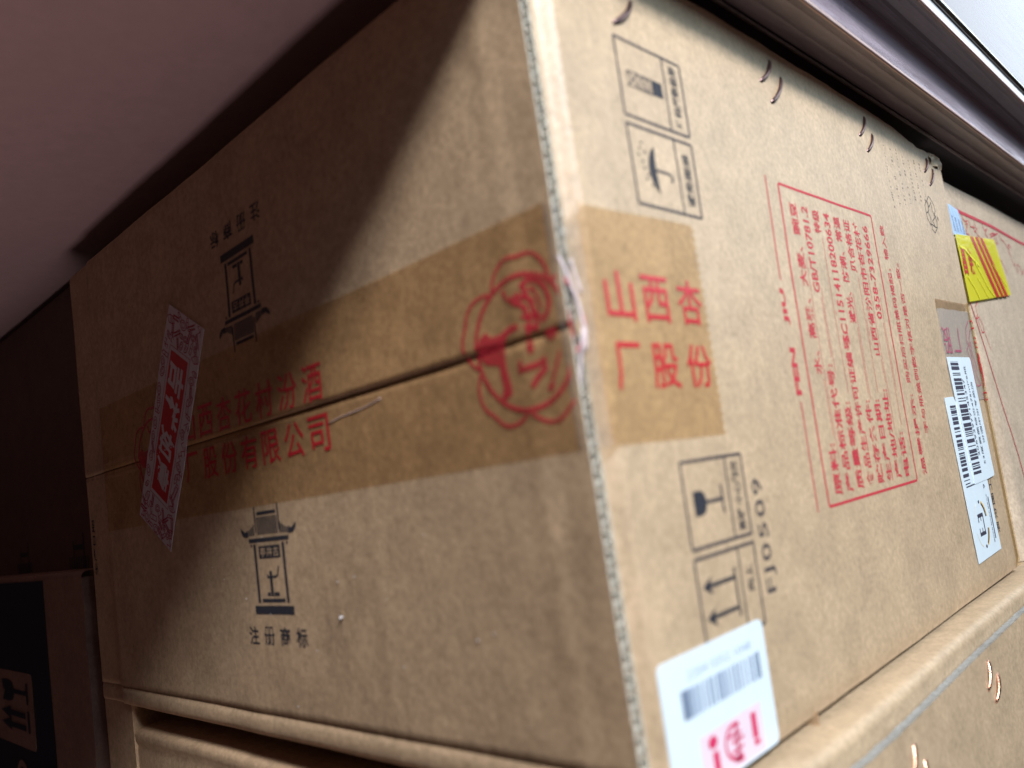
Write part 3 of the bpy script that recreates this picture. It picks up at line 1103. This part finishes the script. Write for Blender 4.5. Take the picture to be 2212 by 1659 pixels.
# far-end tape wrapping onto the panel
ft = plate('far_tape', [(0.2812, -0.0270), (0.3375, -0.0270), (0.3375, 0.0205), (0.3300, 0.0203), (0.3200, 0.0199), (0.3100, 0.0202), (0.3000, 0.0197), (0.2900, 0.0200), (0.2802, 0.0193), (0.2806, 0.0120), (0.2800, 0.0040), (0.2806, -0.0060)],
           0.0004, 'tape_far', carton, label='pale tape end with violet letters wrapping the far edge')
plate('brown_tape_strip', [(0.2798, 0.0195), (0.2900, 0.0202), (0.3000, 0.0199), (0.3100, 0.0204), (0.3200, 0.0201), (0.3310, 0.0206), (0.3315, 0.0228), (0.3308, 0.0245), (0.3200, 0.0243), (0.2806, 0.0243), (0.2802, 0.0230), (0.2807, 0.0218)],
      0.00045, 'tape_brown', ft)
plate('folded_tape_edge', [(0.3330, -0.113), (0.3384, -0.113), (0.3388, -0.02), (0.3388, 0.0250), (0.3335, 0.0252)], 0.00055, 'tape_gold', ft)
k = Ink()
for body, o, ex, ey in (("厂", (0.3094, 0.0108), (-0.0125, 0), (0, -0.0131)), ("股", (0.2935, 0.0104), (-0.0125, 0), (0, -0.0134))):
    k.text(body, o, ex, ey, bold=0.004)
for pts in ([(0.3308, 0.0151), (0.3236, 0.0108), (0.3205, 0.0047), (0.3213, 0.0030), (0.3234, 0.0021), (0.3185, -0.0008), (0.3212, -0.0060), (0.3219, -0.0108), (0.3222, -0.0186), (0.3255, -0.0200), (0.3309, -0.0194)],
            [(0.3318, 0.0108), (0.3265, 0.0060), (0.3240, -0.0005), (0.3245, -0.0080), (0.3275, -0.0150), (0.3320, -0.0195)],
            [(0.3280, 0.0040), (0.3262, -0.0020), (0.3290, -0.0070), (0.3300, -0.0120)]):
    k.line(pts, 0.00065, step=0.002)
k.build('violet_tape_print', right, 0.00058, 'tape_red_pale', ft)
k = Ink()
k.poly([(0.3352, -0.0020), (0.3380, -0.0028), (0.3386, -0.0054), (0.3372, -0.0062), (0.3388, -0.0083), (0.3388, -0.0132), (0.3386, -0.0175), (0.3360, -0.0208), (0.3345, -0.0214), (0.3362, -0.0180), (0.3358, -0.0140), (0.3345, -0.0110), (0.3352, -0.0090), (0.3340, -0.0062), (0.3352, -0.0045)])
k.line([(0.3335, -0.0236), (0.3388, -0.0238)], 0.0010)
k.line([(0.3322, -0.0235), (0.3330, -0.0268), (0.3345, -0.0278), (0.3388, -0.0270)], 0.0007, step=0.002)
k.line([(0.3334, 0.0153), (0.3365, 0.0152), (0.3386, 0.0140)], 0.0010, step=0.002).line([(0.3335, 0.0112), (0.3386, 0.0114)], 0.0010)
k.line([(0.3350, 0.0062), (0.3380, 0.0058), (0.3372, 0.0030), (0.3345, 0.0040), (0.3350, 0.0010), (0.3384, 0.0006)], 0.0008, step=0.002)
k.build('red_tape_emblem', right, 0.00070, 'tape_red', ft)

LBP = [(0.2660, -0.0245), (0.2790, -0.0243), (0.3062, -0.0500), (0.3084, -0.0660), (0.3095, -0.1004), (0.2706, -0.1012), (0.2683, -0.0606)]
LBM = flat_right(LBP)
lB = plate('logo_label', LBP, 0.0007, 'white', carton, LBM, label='white label with dark and gold oval logo')
bars(0.2712, 0.2800, -0.0640, -0.0285, 21, True, 0.00040).build('barcode', LBM, 0.0008, 'label_ink', lB)
k = Ink()
k.line([(0.2728, -0.0668), (0.3016, -0.0664)], 0.0006).line([(0.2726, -0.0655), (0.2800, -0.0654)], 0.0005)
k.up("9", 0.2990, -0.0702, 0.3018, -0.0680)
k.up("版权所有 翻印必究 国家认证", 0.3000, -0.0960, 0.3017, -0.0730, bold=0.0)
k.rect(0.3028, -0.0945, 0.3040, -0.0745, 1, 3)
# twin letter in the oval
k.line([(0.2812, -0.0812), (0.2895, -0.0812)], 0.0017)
k.line([(0.2808, -0.0896), (0.2895, -0.0896)], 0.0017)
k.line([(0.2890, -0.0804), (0.2890, -0.0904)], 0.0011)
k.line([(0.2814, -0.0804), (0.2814, -0.0842)], 0.0009).line([(0.2810, -0.0868), (0.2810, -0.0904)], 0.0009)
k.line([(0.2852, -0.0812), (0.2852, -0.0838)], 0.0008).line([(0.2852, -0.0870), (0.2852, -0.0896)], 0.0008)
k.build('logo_letters', LBM, 0.0008, 'label_ink', lB)
k = Ink()
cz, cy = -0.0854, 0.2855
for a0, a1, rx, w in ((15, 62, 0.0088, 0.0012), (-62, -15, 0.0088, 0.0012)):
    k.arc(cy, cz, rx, a0, a1, w, 0.0106)
k.disc(cy + 0.0012, cz + 0.0103, 0.0011, 0.0008).disc(cy + 0.0012, cz - 0.0103, 0.0011, 0.0008)
k.build('oval_swoosh', LBM, 0.0008, 'label_ink', lB)
k = Ink()
k.arc(cy, cz, 0.0104, 14, 66, 0.0008, 0.0110).arc(cy, cz, 0.0104, -66, -14, 0.0008, 0.0110)
k.build('gold_swoosh', LBM, 0.00083, 'gold', lB)
k = Ink()
k.arc(cy - 0.001, cz, 0.0088, 100, 165, 0.0006, 0.0100).arc(cy - 0.001, cz, 0.0088, 195, 260, 0.0006, 0.0100)
k.build('cream_swoosh', LBM, 0.00079, 'cream', lB)

LAP = [(0.2805, -0.0050), (0.3180, -0.0049), (0.3192, -0.0060), (0.3217, -0.0645), (0.3210, -0.0658), (0.3095, -0.0664), (0.2862, -0.0668), (0.2820, -0.0300)]
LAM = flat_right(LAP)
lA = plate('price_label', LAP, 0.00095, 'white', carton, LAM, label='white label with long barcode near the far edge')


def lab_map(u, v, h):
    return LAM(u - 0.065 * (v + 0.005), v, h)


bars(0.2836, 0.2962, -0.0625, -0.0072, 9, True, 0.00046).build('barcode', lab_map, 0.00105, 'label_ink', lA)
k = Ink()
k.up("20693977145347", 0.2972, -0.0545, 0.3000, -0.0160)
k.up("53度黄盖玻汾475ml*6瓶", 0.3036, -0.0590, 0.3070, -0.0095)
k.up("汾酒中汾专卖店", 0.3098, -0.0490, 0.3132, -0.0175)
k.build('label_lettering', lab_map, 0.00105, 'label_ink', lA)
k = Ink()
for i, ch in enumerate("酒汾国工"):
    k.up(ch, 0.3118, -0.0935 + i * 0.0070, 0.3160, -0.0880 + i * 0.0070, bold=0.01)
k.build('dark_stamp_lettering', right, H, 'black', carton)

# crushed little tab at the top far corner
k = MB()
k.grid(lambda y, z: (0.0006 + 0.0018 * noise.noise(Vector((y * 300, z * 300, 2))) + f_right(y, z), y + sh(y) * z, z), lin(0.318, 0.3375, 10), lin(0.1015, 0.1085, 6))
k.build('torn_corner', 'kraft', carton, True)
# lint and dust
k = MB()
rnd = random.Random(3)
for i in range(16):
    x, z = rnd.uniform(-0.2, -0.01), rnd.uniform(-0.1, -0.04)
    r = rnd.uniform(0.0002, 0.0005)
    p = Vector(left(x, z, 0.0003))
    k.add([p + Vector((-r, 0, 0)), p + Vector((0, -r * .5, -r)), p + Vector((r, 0, 0)), p + Vector((0, -r * .5, r * .7))], [(0, 1, 2, 3)])
p = Vector(left(-0.1098, -0.0675, 0.0004))
k.add([p + Vector((-0.0009, 0, 0.0004)), p + Vector((-0.0002, -0.0008, -0.0012)), p + Vector((0.0010, 0, -0.0003)), p + Vector((0.0002, -0.0007, 0.0012))], [(0, 1, 2, 3)])
du = k.build('dust', 'lint', carton)
du['kind'] = 'stuff'

# ================================================================== LOWER CARTON
lc = thing('cardboard_carton', (-0.15, 0.22, -0.355), 'kraft carton with copper staples, at the bottom under the taped carton', 'carton')
XS, ZT = 0.0100, -0.1157


def lowwob(a, b):
    return 0.0006 * noise.noise(Vector((a * 14, b * 14, 8.8)))


pr = [(-0.30, ZT)] + [(XS - 0.02, ZT), (XS - 0.012, ZT)] + [(XS - 0.0035 + 0.0035 * math.sin(a), ZT - 0.0035 + 0.0035 * math.cos(a) - 0.0003) for a in lin(0.1, math.pi / 2, 7)] + [(XS, ZT - 0.006), (XS, ZT - 0.0095), (XS - 0.0002, ZT - 0.03)]
yl = lin(0.016, 0.46, 70)
MB().grid(lambda i, y: (pr[i][0] + lowwob(y, pr[i][1]), y, pr[i][1] - 0.0006 * (1 + math.sin(y * 21)) * (pr[i][0] > -0.2)), list(range(len(pr))), yl, True).build('top_panel', 'kraft_low', lc, True)
XO = XS + 0.0034
ZC = -0.1238


def cut_z(y):
    return ZC - 0.0010 + 0.0018 * sstep(0.10, 0.28, y) + 0.0003 * noise.noise(Vector((y * 120, 3, 3)))


MB().grid(lambda y, k: (XO + lowwob(y, k), y, cut_z(y) - k * 0.23), yl, [0] + lin(0.004, 1, 24)).build('side_panel', 'kraft_low', lc, True)
o = MB().grid(lambda y, k: (XO - 0.0030 * k + lowwob(y, 0) + 0.00025 * noise.noise(Vector((y * 700, k * 5, 3))), y, cut_z(y) - 0.0003 * math.sin(k * 3.14) + 0.0003 * noise.noise(Vector((y * 500, k * 9, 8)))), lin(0.016, 0.46, 400), [0, .25, .5, .75, 1], True).build('cut_edge', 'flute_low', lc)


def raw_low(y, z, h):
    return (XO + lowwob(y, z) + h, y, z)


for a in ((0.2035, -0.1275, 0.1968, -0.1376), (0.2112, -0.1346, 0.2030, -0.1436), (0.1165, -0.1298, 0.1095, -0.1400), (0.1228, -0.1368, 0.1165, -0.1465)):
    staple(*a, raw_low, 0.0012, 0.0011, 'copper', lc)
# its taped end (left face) with a rounded top fold
pr2 = [(0.09, -0.1210), (0.020, -0.1216), (0.0070, -0.1222), (0.0042, -0.1227), (0.0028, -0.1236), (0.0022, -0.1250), (0.0024, -0.1275), (0.0034, -0.1300), (0.0030, -0.1330), (0.0028, -0.16), (0.0028, -0.355)]
MB().grid(lambda x, i: (x, pr2[i][0] + 0.0005 * noise.noise(Vector((x * 20, pr2[i][1] * 20, 5.5))), pr2[i][1] + 0.0006 * math.sin(x * 23)), lin(-0.3005, 0.004, 60), list(range(len(pr2))), True).build('end_flap', 'kraft_flap', lc, True)
MB().grid(lambda x, z: (x, 0.0016 + 0.0006 * noise.noise(Vector((x * 40, z * 25, 2.2))), z), lin(-0.3345, -0.3000, 8), lin(-0.355, -0.1085, 24), True).build('corner_strip', 'kraft_flap', lc, True)
MB().grid(lambda z, k: (-0.3000, 0.0016 + 0.05 * k, z), lin(-0.355, -0.1085, 8), [0, 1]).build('slot_wall', 'kraft_flap', lc)
MB().grid(lambda x, z: (x, 0.085, z), [-0.30, 0.0], [-0.13, -0.113], False).build('slot_back', 'kraft_flap', lc)

# ================================================================== CARTON BEYOND THE FAR END
fc = thing('cardboard_carton', (-0.15, 0.52, -0.118), 'pale kraft carton with red floral print and yellow tape, at the right edge', 'carton')
XR = -0.004


def far(y, z, h=0.0):
    return (XR + h + 0.0005 * noise.noise(Vector((y * 13, z * 13, 6.6))), y, z)


def far_lo(z):
    return 0.3525 + 0.014 * sstep(0.03, -0.08, z) - 0.010 * sstep(-0.08, -0.115, z)


def far_fn(i, z):
    y0 = far_lo(z)
    if i < 8:
        a = math.pi / 2 * (1 - i / 8)
        p = far(y0 + 0.012 * (1 - math.sin(a)), z)
        return (p[0] - 0.012 * (1 - math.cos(a)), p[1], p[2])
    t = (i - 8) / 20
    return far(y0 + 0.012 + t * (0.72 - y0 - 0.012), z)


zs = lin(-0.1165, 0.1000, 24)
fb = MB().grid(far_fn, list(range(29)), zs)
fb.grid(lambda i, k: (lambda p: (p[0] - 0.30 * k, p[1], p[2] + 0.0012 * math.sin(k * 3.1)))(far_fn(i, 0.1)), list(range(29)), [0, 0.02, 1])
fb.grid(lambda k, z: (far_fn(0, z)[0] - 0.28 * k, far_fn(0, z)[1] + 0.0, z), [0, 1], zs, True)
fb.build('carton_body', 'kraft_far', fc, True)
k = Ink()
k.line([(0.3660, 0.0848), (0.4487, 0.0845), (0.5380, 0.0826), (0.70, 0.079)], 0.0022)
k.build('red_border', far, 0.0003, 'red', fc)
k = Ink()
k.line([(0.3621, 0.0284), (0.3695, 0.0069), (0.3818, -0.0312), (0.3893, -0.0485), (0.3942, -0.0619), (0.3965, -0.0726), (0.4010, -0.110)], 0.0011)
k.build('red_side_rule', far, 0.0003, 'red', fc)
sq = [
    [(0.3851, 0.0843), (0.3861, 0.081), (0.3904, 0.0798), (0.3955, 0.0812), (0.3897, 0.078), (0.3951, 0.0791), (0.39, 0.0752), (0.3864, 0.072), (0.3923, 0.072), (0.394, 0.0712)],
    [(0.3984, 0.082), (0.4002, 0.078), (0.4087, 0.078), (0.4058, 0.0791), (0.4072, 0.076), (0.4106, 0.0757), (0.4118, 0.0741), (0.4161, 0.0732)],
    [(0.4109, 0.0826), (0.4106, 0.079), (0.4138, 0.0783), (0.4066, 0.0752)],
    [(0.4276, 0.083), (0.4309, 0.079), (0.438, 0.0814), (0.4304, 0.0767), (0.4357, 0.0752)],
    [(0.4418, 0.0778), (0.4503, 0.08), (0.4589, 0.0803), (0.4659, 0.0819), (0.4566, 0.0792), (0.4493, 0.0787), (0.4416, 0.0759), (0.452, 0.0786), (0.4504, 0.075), (0.4557, 0.073), (0.458, 0.074), (0.4571, 0.0781)],
    [(0.4664, 0.0808), (0.4699, 0.0781), (0.4779, 0.0771), (0.4853, 0.0736), (0.4897, 0.0769), (0.495, 0.0758), (0.4862, 0.0729), (0.4858, 0.0689)],
    [(0.4485, 0.0642), (0.4552, 0.0622), (0.4605, 0.0601), (0.4667, 0.0538)],
    [(0.4858, 0.0724), (0.4891, 0.0656), (0.4916, 0.0615), (0.4956, 0.0642), (0.4973, 0.0608), (0.5007, 0.0575), (0.5021, 0.0608), (0.5018, 0.064), (0.5099, 0.0624), (0.5118, 0.0572), (0.5191, 0.0616)],
    [(0.373, 0.04), (0.3743, 0.0341), (0.3758, 0.0286), (0.3709, 0.0266), (0.3717, 0.0217), (0.3658, 0.0185), (0.3731, 0.0204), (0.3778, 0.016), (0.3777, 0.0114), (0.3729, 0.0112), (0.3702, 0.0167), (0.3704, 0.02)],
    [(0.3790, 0.0110), (0.3815, 0.0050), (0.3835, 0.0010)],
]
for p in sq:
    Ink().line(p, 0.0006, step=0.002).build('red_floral_stroke', far, 0.0003, 'red', fc)
lb2 = plate('blue_label', [(0.340, 0.0862), (0.3617, 0.086), (0.3777, 0.085), (0.3857, 0.0695), (0.3590, 0.0676), (0.345, 0.067)], 0.0006, 'blue_label', fc, far)
k = Ink()
for i, s in enumerate(("500ml*6", "2023/08", "100/500", "52%vol")):
    y = 0.3600 + i * 0.0062
    k.up(s, y + 0.0003, 0.0700 + i * 0.0001, y + 0.0034, 0.0795 - i * 0.0004, bold=0.0)
    k.line([(y + 0.0046, 0.0690 + i * 0.0006), (y - 0.0020, 0.0845 - i * 0.0006)], 0.00028)
k.build('label_lettering', far, 0.0007, 'label_ink', lb2)
yt = MB().grid(lambda u, v: (lambda p: (XR + 0.0014, p[1], p[2]))(far(0.3560 + u * (0.0887 + 0.0133 * (1 - v)), 0.0279 + 0.0395 * v + u * (0.0107 - 0.0037 * v), 0.0009)), lin(0, 1, 24), lin(0, 1, 24)).build('yellow_tape', 'yellow', fc, True, 'yellow transparent tape with three red stripes')
def yfar(y, z, h):
    return (XR + h, y, z)


for i, st in enumerate(([(0.3869, 0.0695), (0.3933, 0.0702), (0.4257, 0.0351), (0.4174, 0.0345)], [(0.3983, 0.0707), (0.4048, 0.0713), (0.4366, 0.0360), (0.4301, 0.0355)], [(0.4087, 0.0716), (0.4152, 0.0720), (0.4480, 0.0371), (0.4404, 0.0364)])):
    Ink().poly(st).build('red_stripe', yfar, 0.0016, 'yellow_red', yt)
k = Ink()
k.text("昌", (0.3581, 0.0438), (0.0079, 0.0003), (0.0016, 0.0155), bold=0.03)
k.text("森", (0.3725, 0.0451), (0.0085, 0.0006), (-0.0013, 0.0155), bold=0.03)
k.build('red_lettering', yfar, 0.0016, 'yellow_red', yt)
for w, pts in ((0.0016, [(0.359, 0.0605), (0.368, 0.0600), (0.379, 0.0560), (0.392, 0.0520)]), (0.0011, [(0.384, 0.0540), (0.394, 0.0460), (0.403, 0.0390), (0.413, 0.0345)]), (0.0012, [(0.362, 0.0430), (0.372, 0.0370), (0.378, 0.0305)]),
              (0.0009, [(0.382, 0.0445), (0.390, 0.0390), (0.398, 0.0330)]), (0.0007, [(0.425, 0.0560), (0.437, 0.0500), (0.449, 0.0440)])):
    k = Ink()
    k.line(pts, w, step=0.002)
    k.build('tape_crease', yfar, 0.0018, 'yellow_fold', yt)

# ================================================================== CARTONS AT THE LEFT
# plain carton behind, with the same pavilion marks
nk = thing('cardboard_carton', (-0.50, 0.17, -0.355), 'dim kraft carton with pavilion marks, behind the navy carton at the left edge', 'carton')


def back(x, z, h=0.0):
    return (x, 0.020 - h - 0.0006 * noise.noise(Vector((x * 15, z * 15, 2.9))), z)


m = MB().grid(lambda x, z: back(x, z), lin(-0.70, -0.322, 30), lin(-0.355, 0.1205, 30), True)
m.grid(lambda x, k: (x, back(x, 0.1205)[1] + 0.3 * k, 0.1205), lin(-0.70, -0.322, 30), [0, 1])
m.grid(lambda z, k: (-0.322, back(-0.322, z)[1] + 0.3 * k, z), lin(-0.355, 0.1205, 30), [0, 1])
m.build('carton_body', 'kraft_shaded', nk, True)  # ordinary kraft board, darkened in colour to sit in shade
for cx in (-0.525, -0.415):
    k = Ink()
    k.rect(cx - 0.010, -0.050, cx - 0.008, -0.030, 1, 2).rect(cx + 0.008, -0.050, cx + 0.010, -0.026, 1, 2).rect(cx - 0.008, -0.036, cx + 0.008, -0.033)
    for i in range(9):
        k.rect(cx - 0.018 + i * 0.004, -0.052, cx - 0.016 + i * 0.004, -0.040)
    k.build('printed_pavilion_mark', back, 0.0002, 'black', nk)
k = Ink()
k.up("生产日期", -0.3315, -0.050, -0.3280, -0.022, bold=0.01)
k.build('dark_lettering', left, 0.0001, 'black', carton)

bc = thing('cardboard_carton', (-0.50, 0.15, -0.355), 'navy printed carton with fragile and arrow symbols in the bottom left corner', 'carton')


def navy(x, z, h=0.0):
    return (x, -0.001 - h - 0.0007 * noise.noise(Vector((x * 16, z * 16, 3.9))), z)


def nav_right(z):
    return -0.3455 + 0.0022 * noise.noise(Vector((z * 55, 3.0, 1.0))) - 0.012 * sstep(-0.13, -0.19, z)


m = MB().grid(lambda u, z: (lambda p: p)(navy(-0.70 + u * (nav_right(z) + 0.70), z)), lin(0, 1, 40), lin(-0.355, -0.0500, 40), True)
m.grid(lambda u, a: (lambda p: (p[0], p[1] + 0.003 * (1 - math.cos(a)), -0.0500 + 0.003 * math.sin(a)))(navy(-0.70 + u * (nav_right(-0.05) + 0.70), -0.05)), lin(0, 1, 40), lin(0, math.pi / 2, 5), True)
m.grid(lambda u, k: (lambda p: (p[0], p[1] + 0.003 + 0.012 * k, -0.047))(navy(-0.70 + u * (nav_right(-0.05) + 0.70), -0.05)), lin(0, 1, 40), [0, 1], True)
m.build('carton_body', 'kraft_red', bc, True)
MB().grid(lambda z, k: (lambda p: (p[0], p[1] + 0.018 * k, p[2]))(navy(nav_right(z), z)), lin(-0.355, -0.05, 40), [0, 1]).build('side_panel', 'kraft_shaded', bc)  # side coloured dark to paint the shade in the gap
k = Ink()
k.rect(-0.70, -0.355, -0.4115, -0.0505, 24, 24)
nv = k.build('navy_print', navy, 0.0002, 'navy', bc)
pan = plate('symbol_panel', rounded(-0.560, -0.1500, -0.4465, -0.1050, 0.004), 0.00045, 'kraft_red', bc, navy, thick=0.0001)
k = Ink()
k.line([(-0.4580, -0.1110), (-0.4580, -0.1235)], 0.0042).line([(-0.4580, -0.1275), (-0.4580, -0.1405)], 0.0042)
k.line([(-0.4580, -0.1172), (-0.4860, -0.1172)], 0.0028)
k.poly([(-0.4840, -0.1172), (-0.4880, -0.1120), (-0.4960, -0.1105), (-0.5120, -0.1110), (-0.5100, -0.1165), (-0.5060, -0.1180), (-0.5120, -0.1240), (-0.4960, -0.1240), (-0.4880, -0.1225)])
for zc in (-0.1308, -0.1380):
    k.line([(-0.4640, zc), (-0.4960, zc)], 0.0034)
    k.poly([(-0.5180, zc), (-0.4950, zc + 0.0040), (-0.4950, zc - 0.0040)])
k.build('fragile_and_up_symbols', navy, 0.0006, 'navy', pan)
k = Ink()
k.arc(-0.478, -0.172, 0.012, 30, 150, 0.004)
k.build('lower_symbol', navy, 0.0005, 'kraft_red', bc)

# ================================================================== DISPLAY COUNTER ABOVE
dc = thing('display_counter', (-0.1, 0.3, 0.11), 'maroon display counter with metal rails and a pale pane, above the cartons', 'counter')
Y0, Y1 = -0.60, 1.4


def extrude(prof, name, mat, smooth=False, close=False, y0=Y0, y1=Y1):
    P = prof + ([prof[0]] if close else [])
    m = MB().grid(lambda i, y: (P[i][0], y, P[i][1]), list(range(len(P))), lin(y0, y1, 20))
    return m.build(name, mat, dc, smooth)


ZU = 0.125
# underside board
MB().grid(lambda x, y: (x, y, ZU + 0.0004 * noise.noise(Vector((x * 6, y * 6, 1)))), lin(-1.2, -0.0035, 30), lin(-0.9, 1.4, 50)).build('base_board', 'board', dc, True)
MB().box(-1.2, 0.020, -0.9, 1.4, 0.142, 0.150).build('board_core', 'board', dc)
extrude([(-0.075, ZU - 0.0006), (-0.0040, ZU - 0.0008)], 'inner_channel', 'dark_metal', y0=0.02)
extrude([(-0.0040, ZU - 0.0008), (-0.0038, ZU - 0.0014), (-0.0030, ZU - 0.0014), (-0.0028, ZU)], 'lit_edge_strip', 'white_line')  # moulding edge coloured pale to paint the light it catches
# ribbed soffit moulding
so = []
A, B = Vector((-0.0026, 0.1245)), Vector((0.0195, 0.1176))
for i in range(60):
    t = i / 59
    p = A.lerp(B, t)
    rib = 0.0008 * abs(math.sin(t * math.pi * 2.5)) ** 0.7
    so.append((p.x - 0.3 * rib, p.y - rib + 0.0011))
extrude(so, 'ribbed_moulding', 'moulding', True)
extrude([(0.0195, 0.1172), (0.0202, 0.1170), (0.0206, 0.1177), (0.0205, 0.1190)], 'copper_edge', 'edge', True)
extrude([(0.0204, 0.1190), (0.0203, 0.1235), (0.0201, 0.1238), (0.0201, 0.1400)], 'lacquered_rail', 'lacquer')
# stepped dark channel
ch = [(0.0201, 0.1400), (0.0212, 0.1406), (0.0232, 0.1408), (0.0250, 0.1402), (0.0262, 0.1412), (0.0290, 0.1414), (0.0318, 0.1408), (0.0338, 0.1400), (0.0352, 0.1402)]
extrude(ch, 'dark_channel', 'dark_metal')
extrude([(0.0350, 0.1402), (0.0356, 0.1398), (0.0360, 0.1404), (0.0360, 0.1412)], 'copper_edge', 'edge', True)
extrude([(0.0360, 0.1412), (0.0359, 0.1462)], 'pale_rail', 'pale_metal')
extrude([(0.0364 + 0.0017 * math.cos(a), 0.1484 + 0.0017 * math.sin(a)) for a in lin(0, 2 * math.pi, 18)], 'steel_tube', 'steel', True)
extrude([(0.0357, 0.1500), (0.0359, 0.1506), (0.0357, 0.1512)], 'pale_bead', 'white_line')
extrude([(0.0355, 0.1512), (0.0352, 0.60)], 'pane', 'pane')
# body behind the rails
extrude([(0.019, 0.142), (0.0345, 0.143), (0.0345, 0.60), (-1.2, 0.60), (-1.2, 0.142)], 'counter_body', 'board')
k = MB()
k.add([(0.0364, 0.212, 0.262), (0.0366, 0.2155, 0.2625), (0.0364, 0.2145, 0.265), (0.0364, 0.2105, 0.2648)], [(0, 1, 2, 3)])
k.build('paint_chip', 'black', dc)
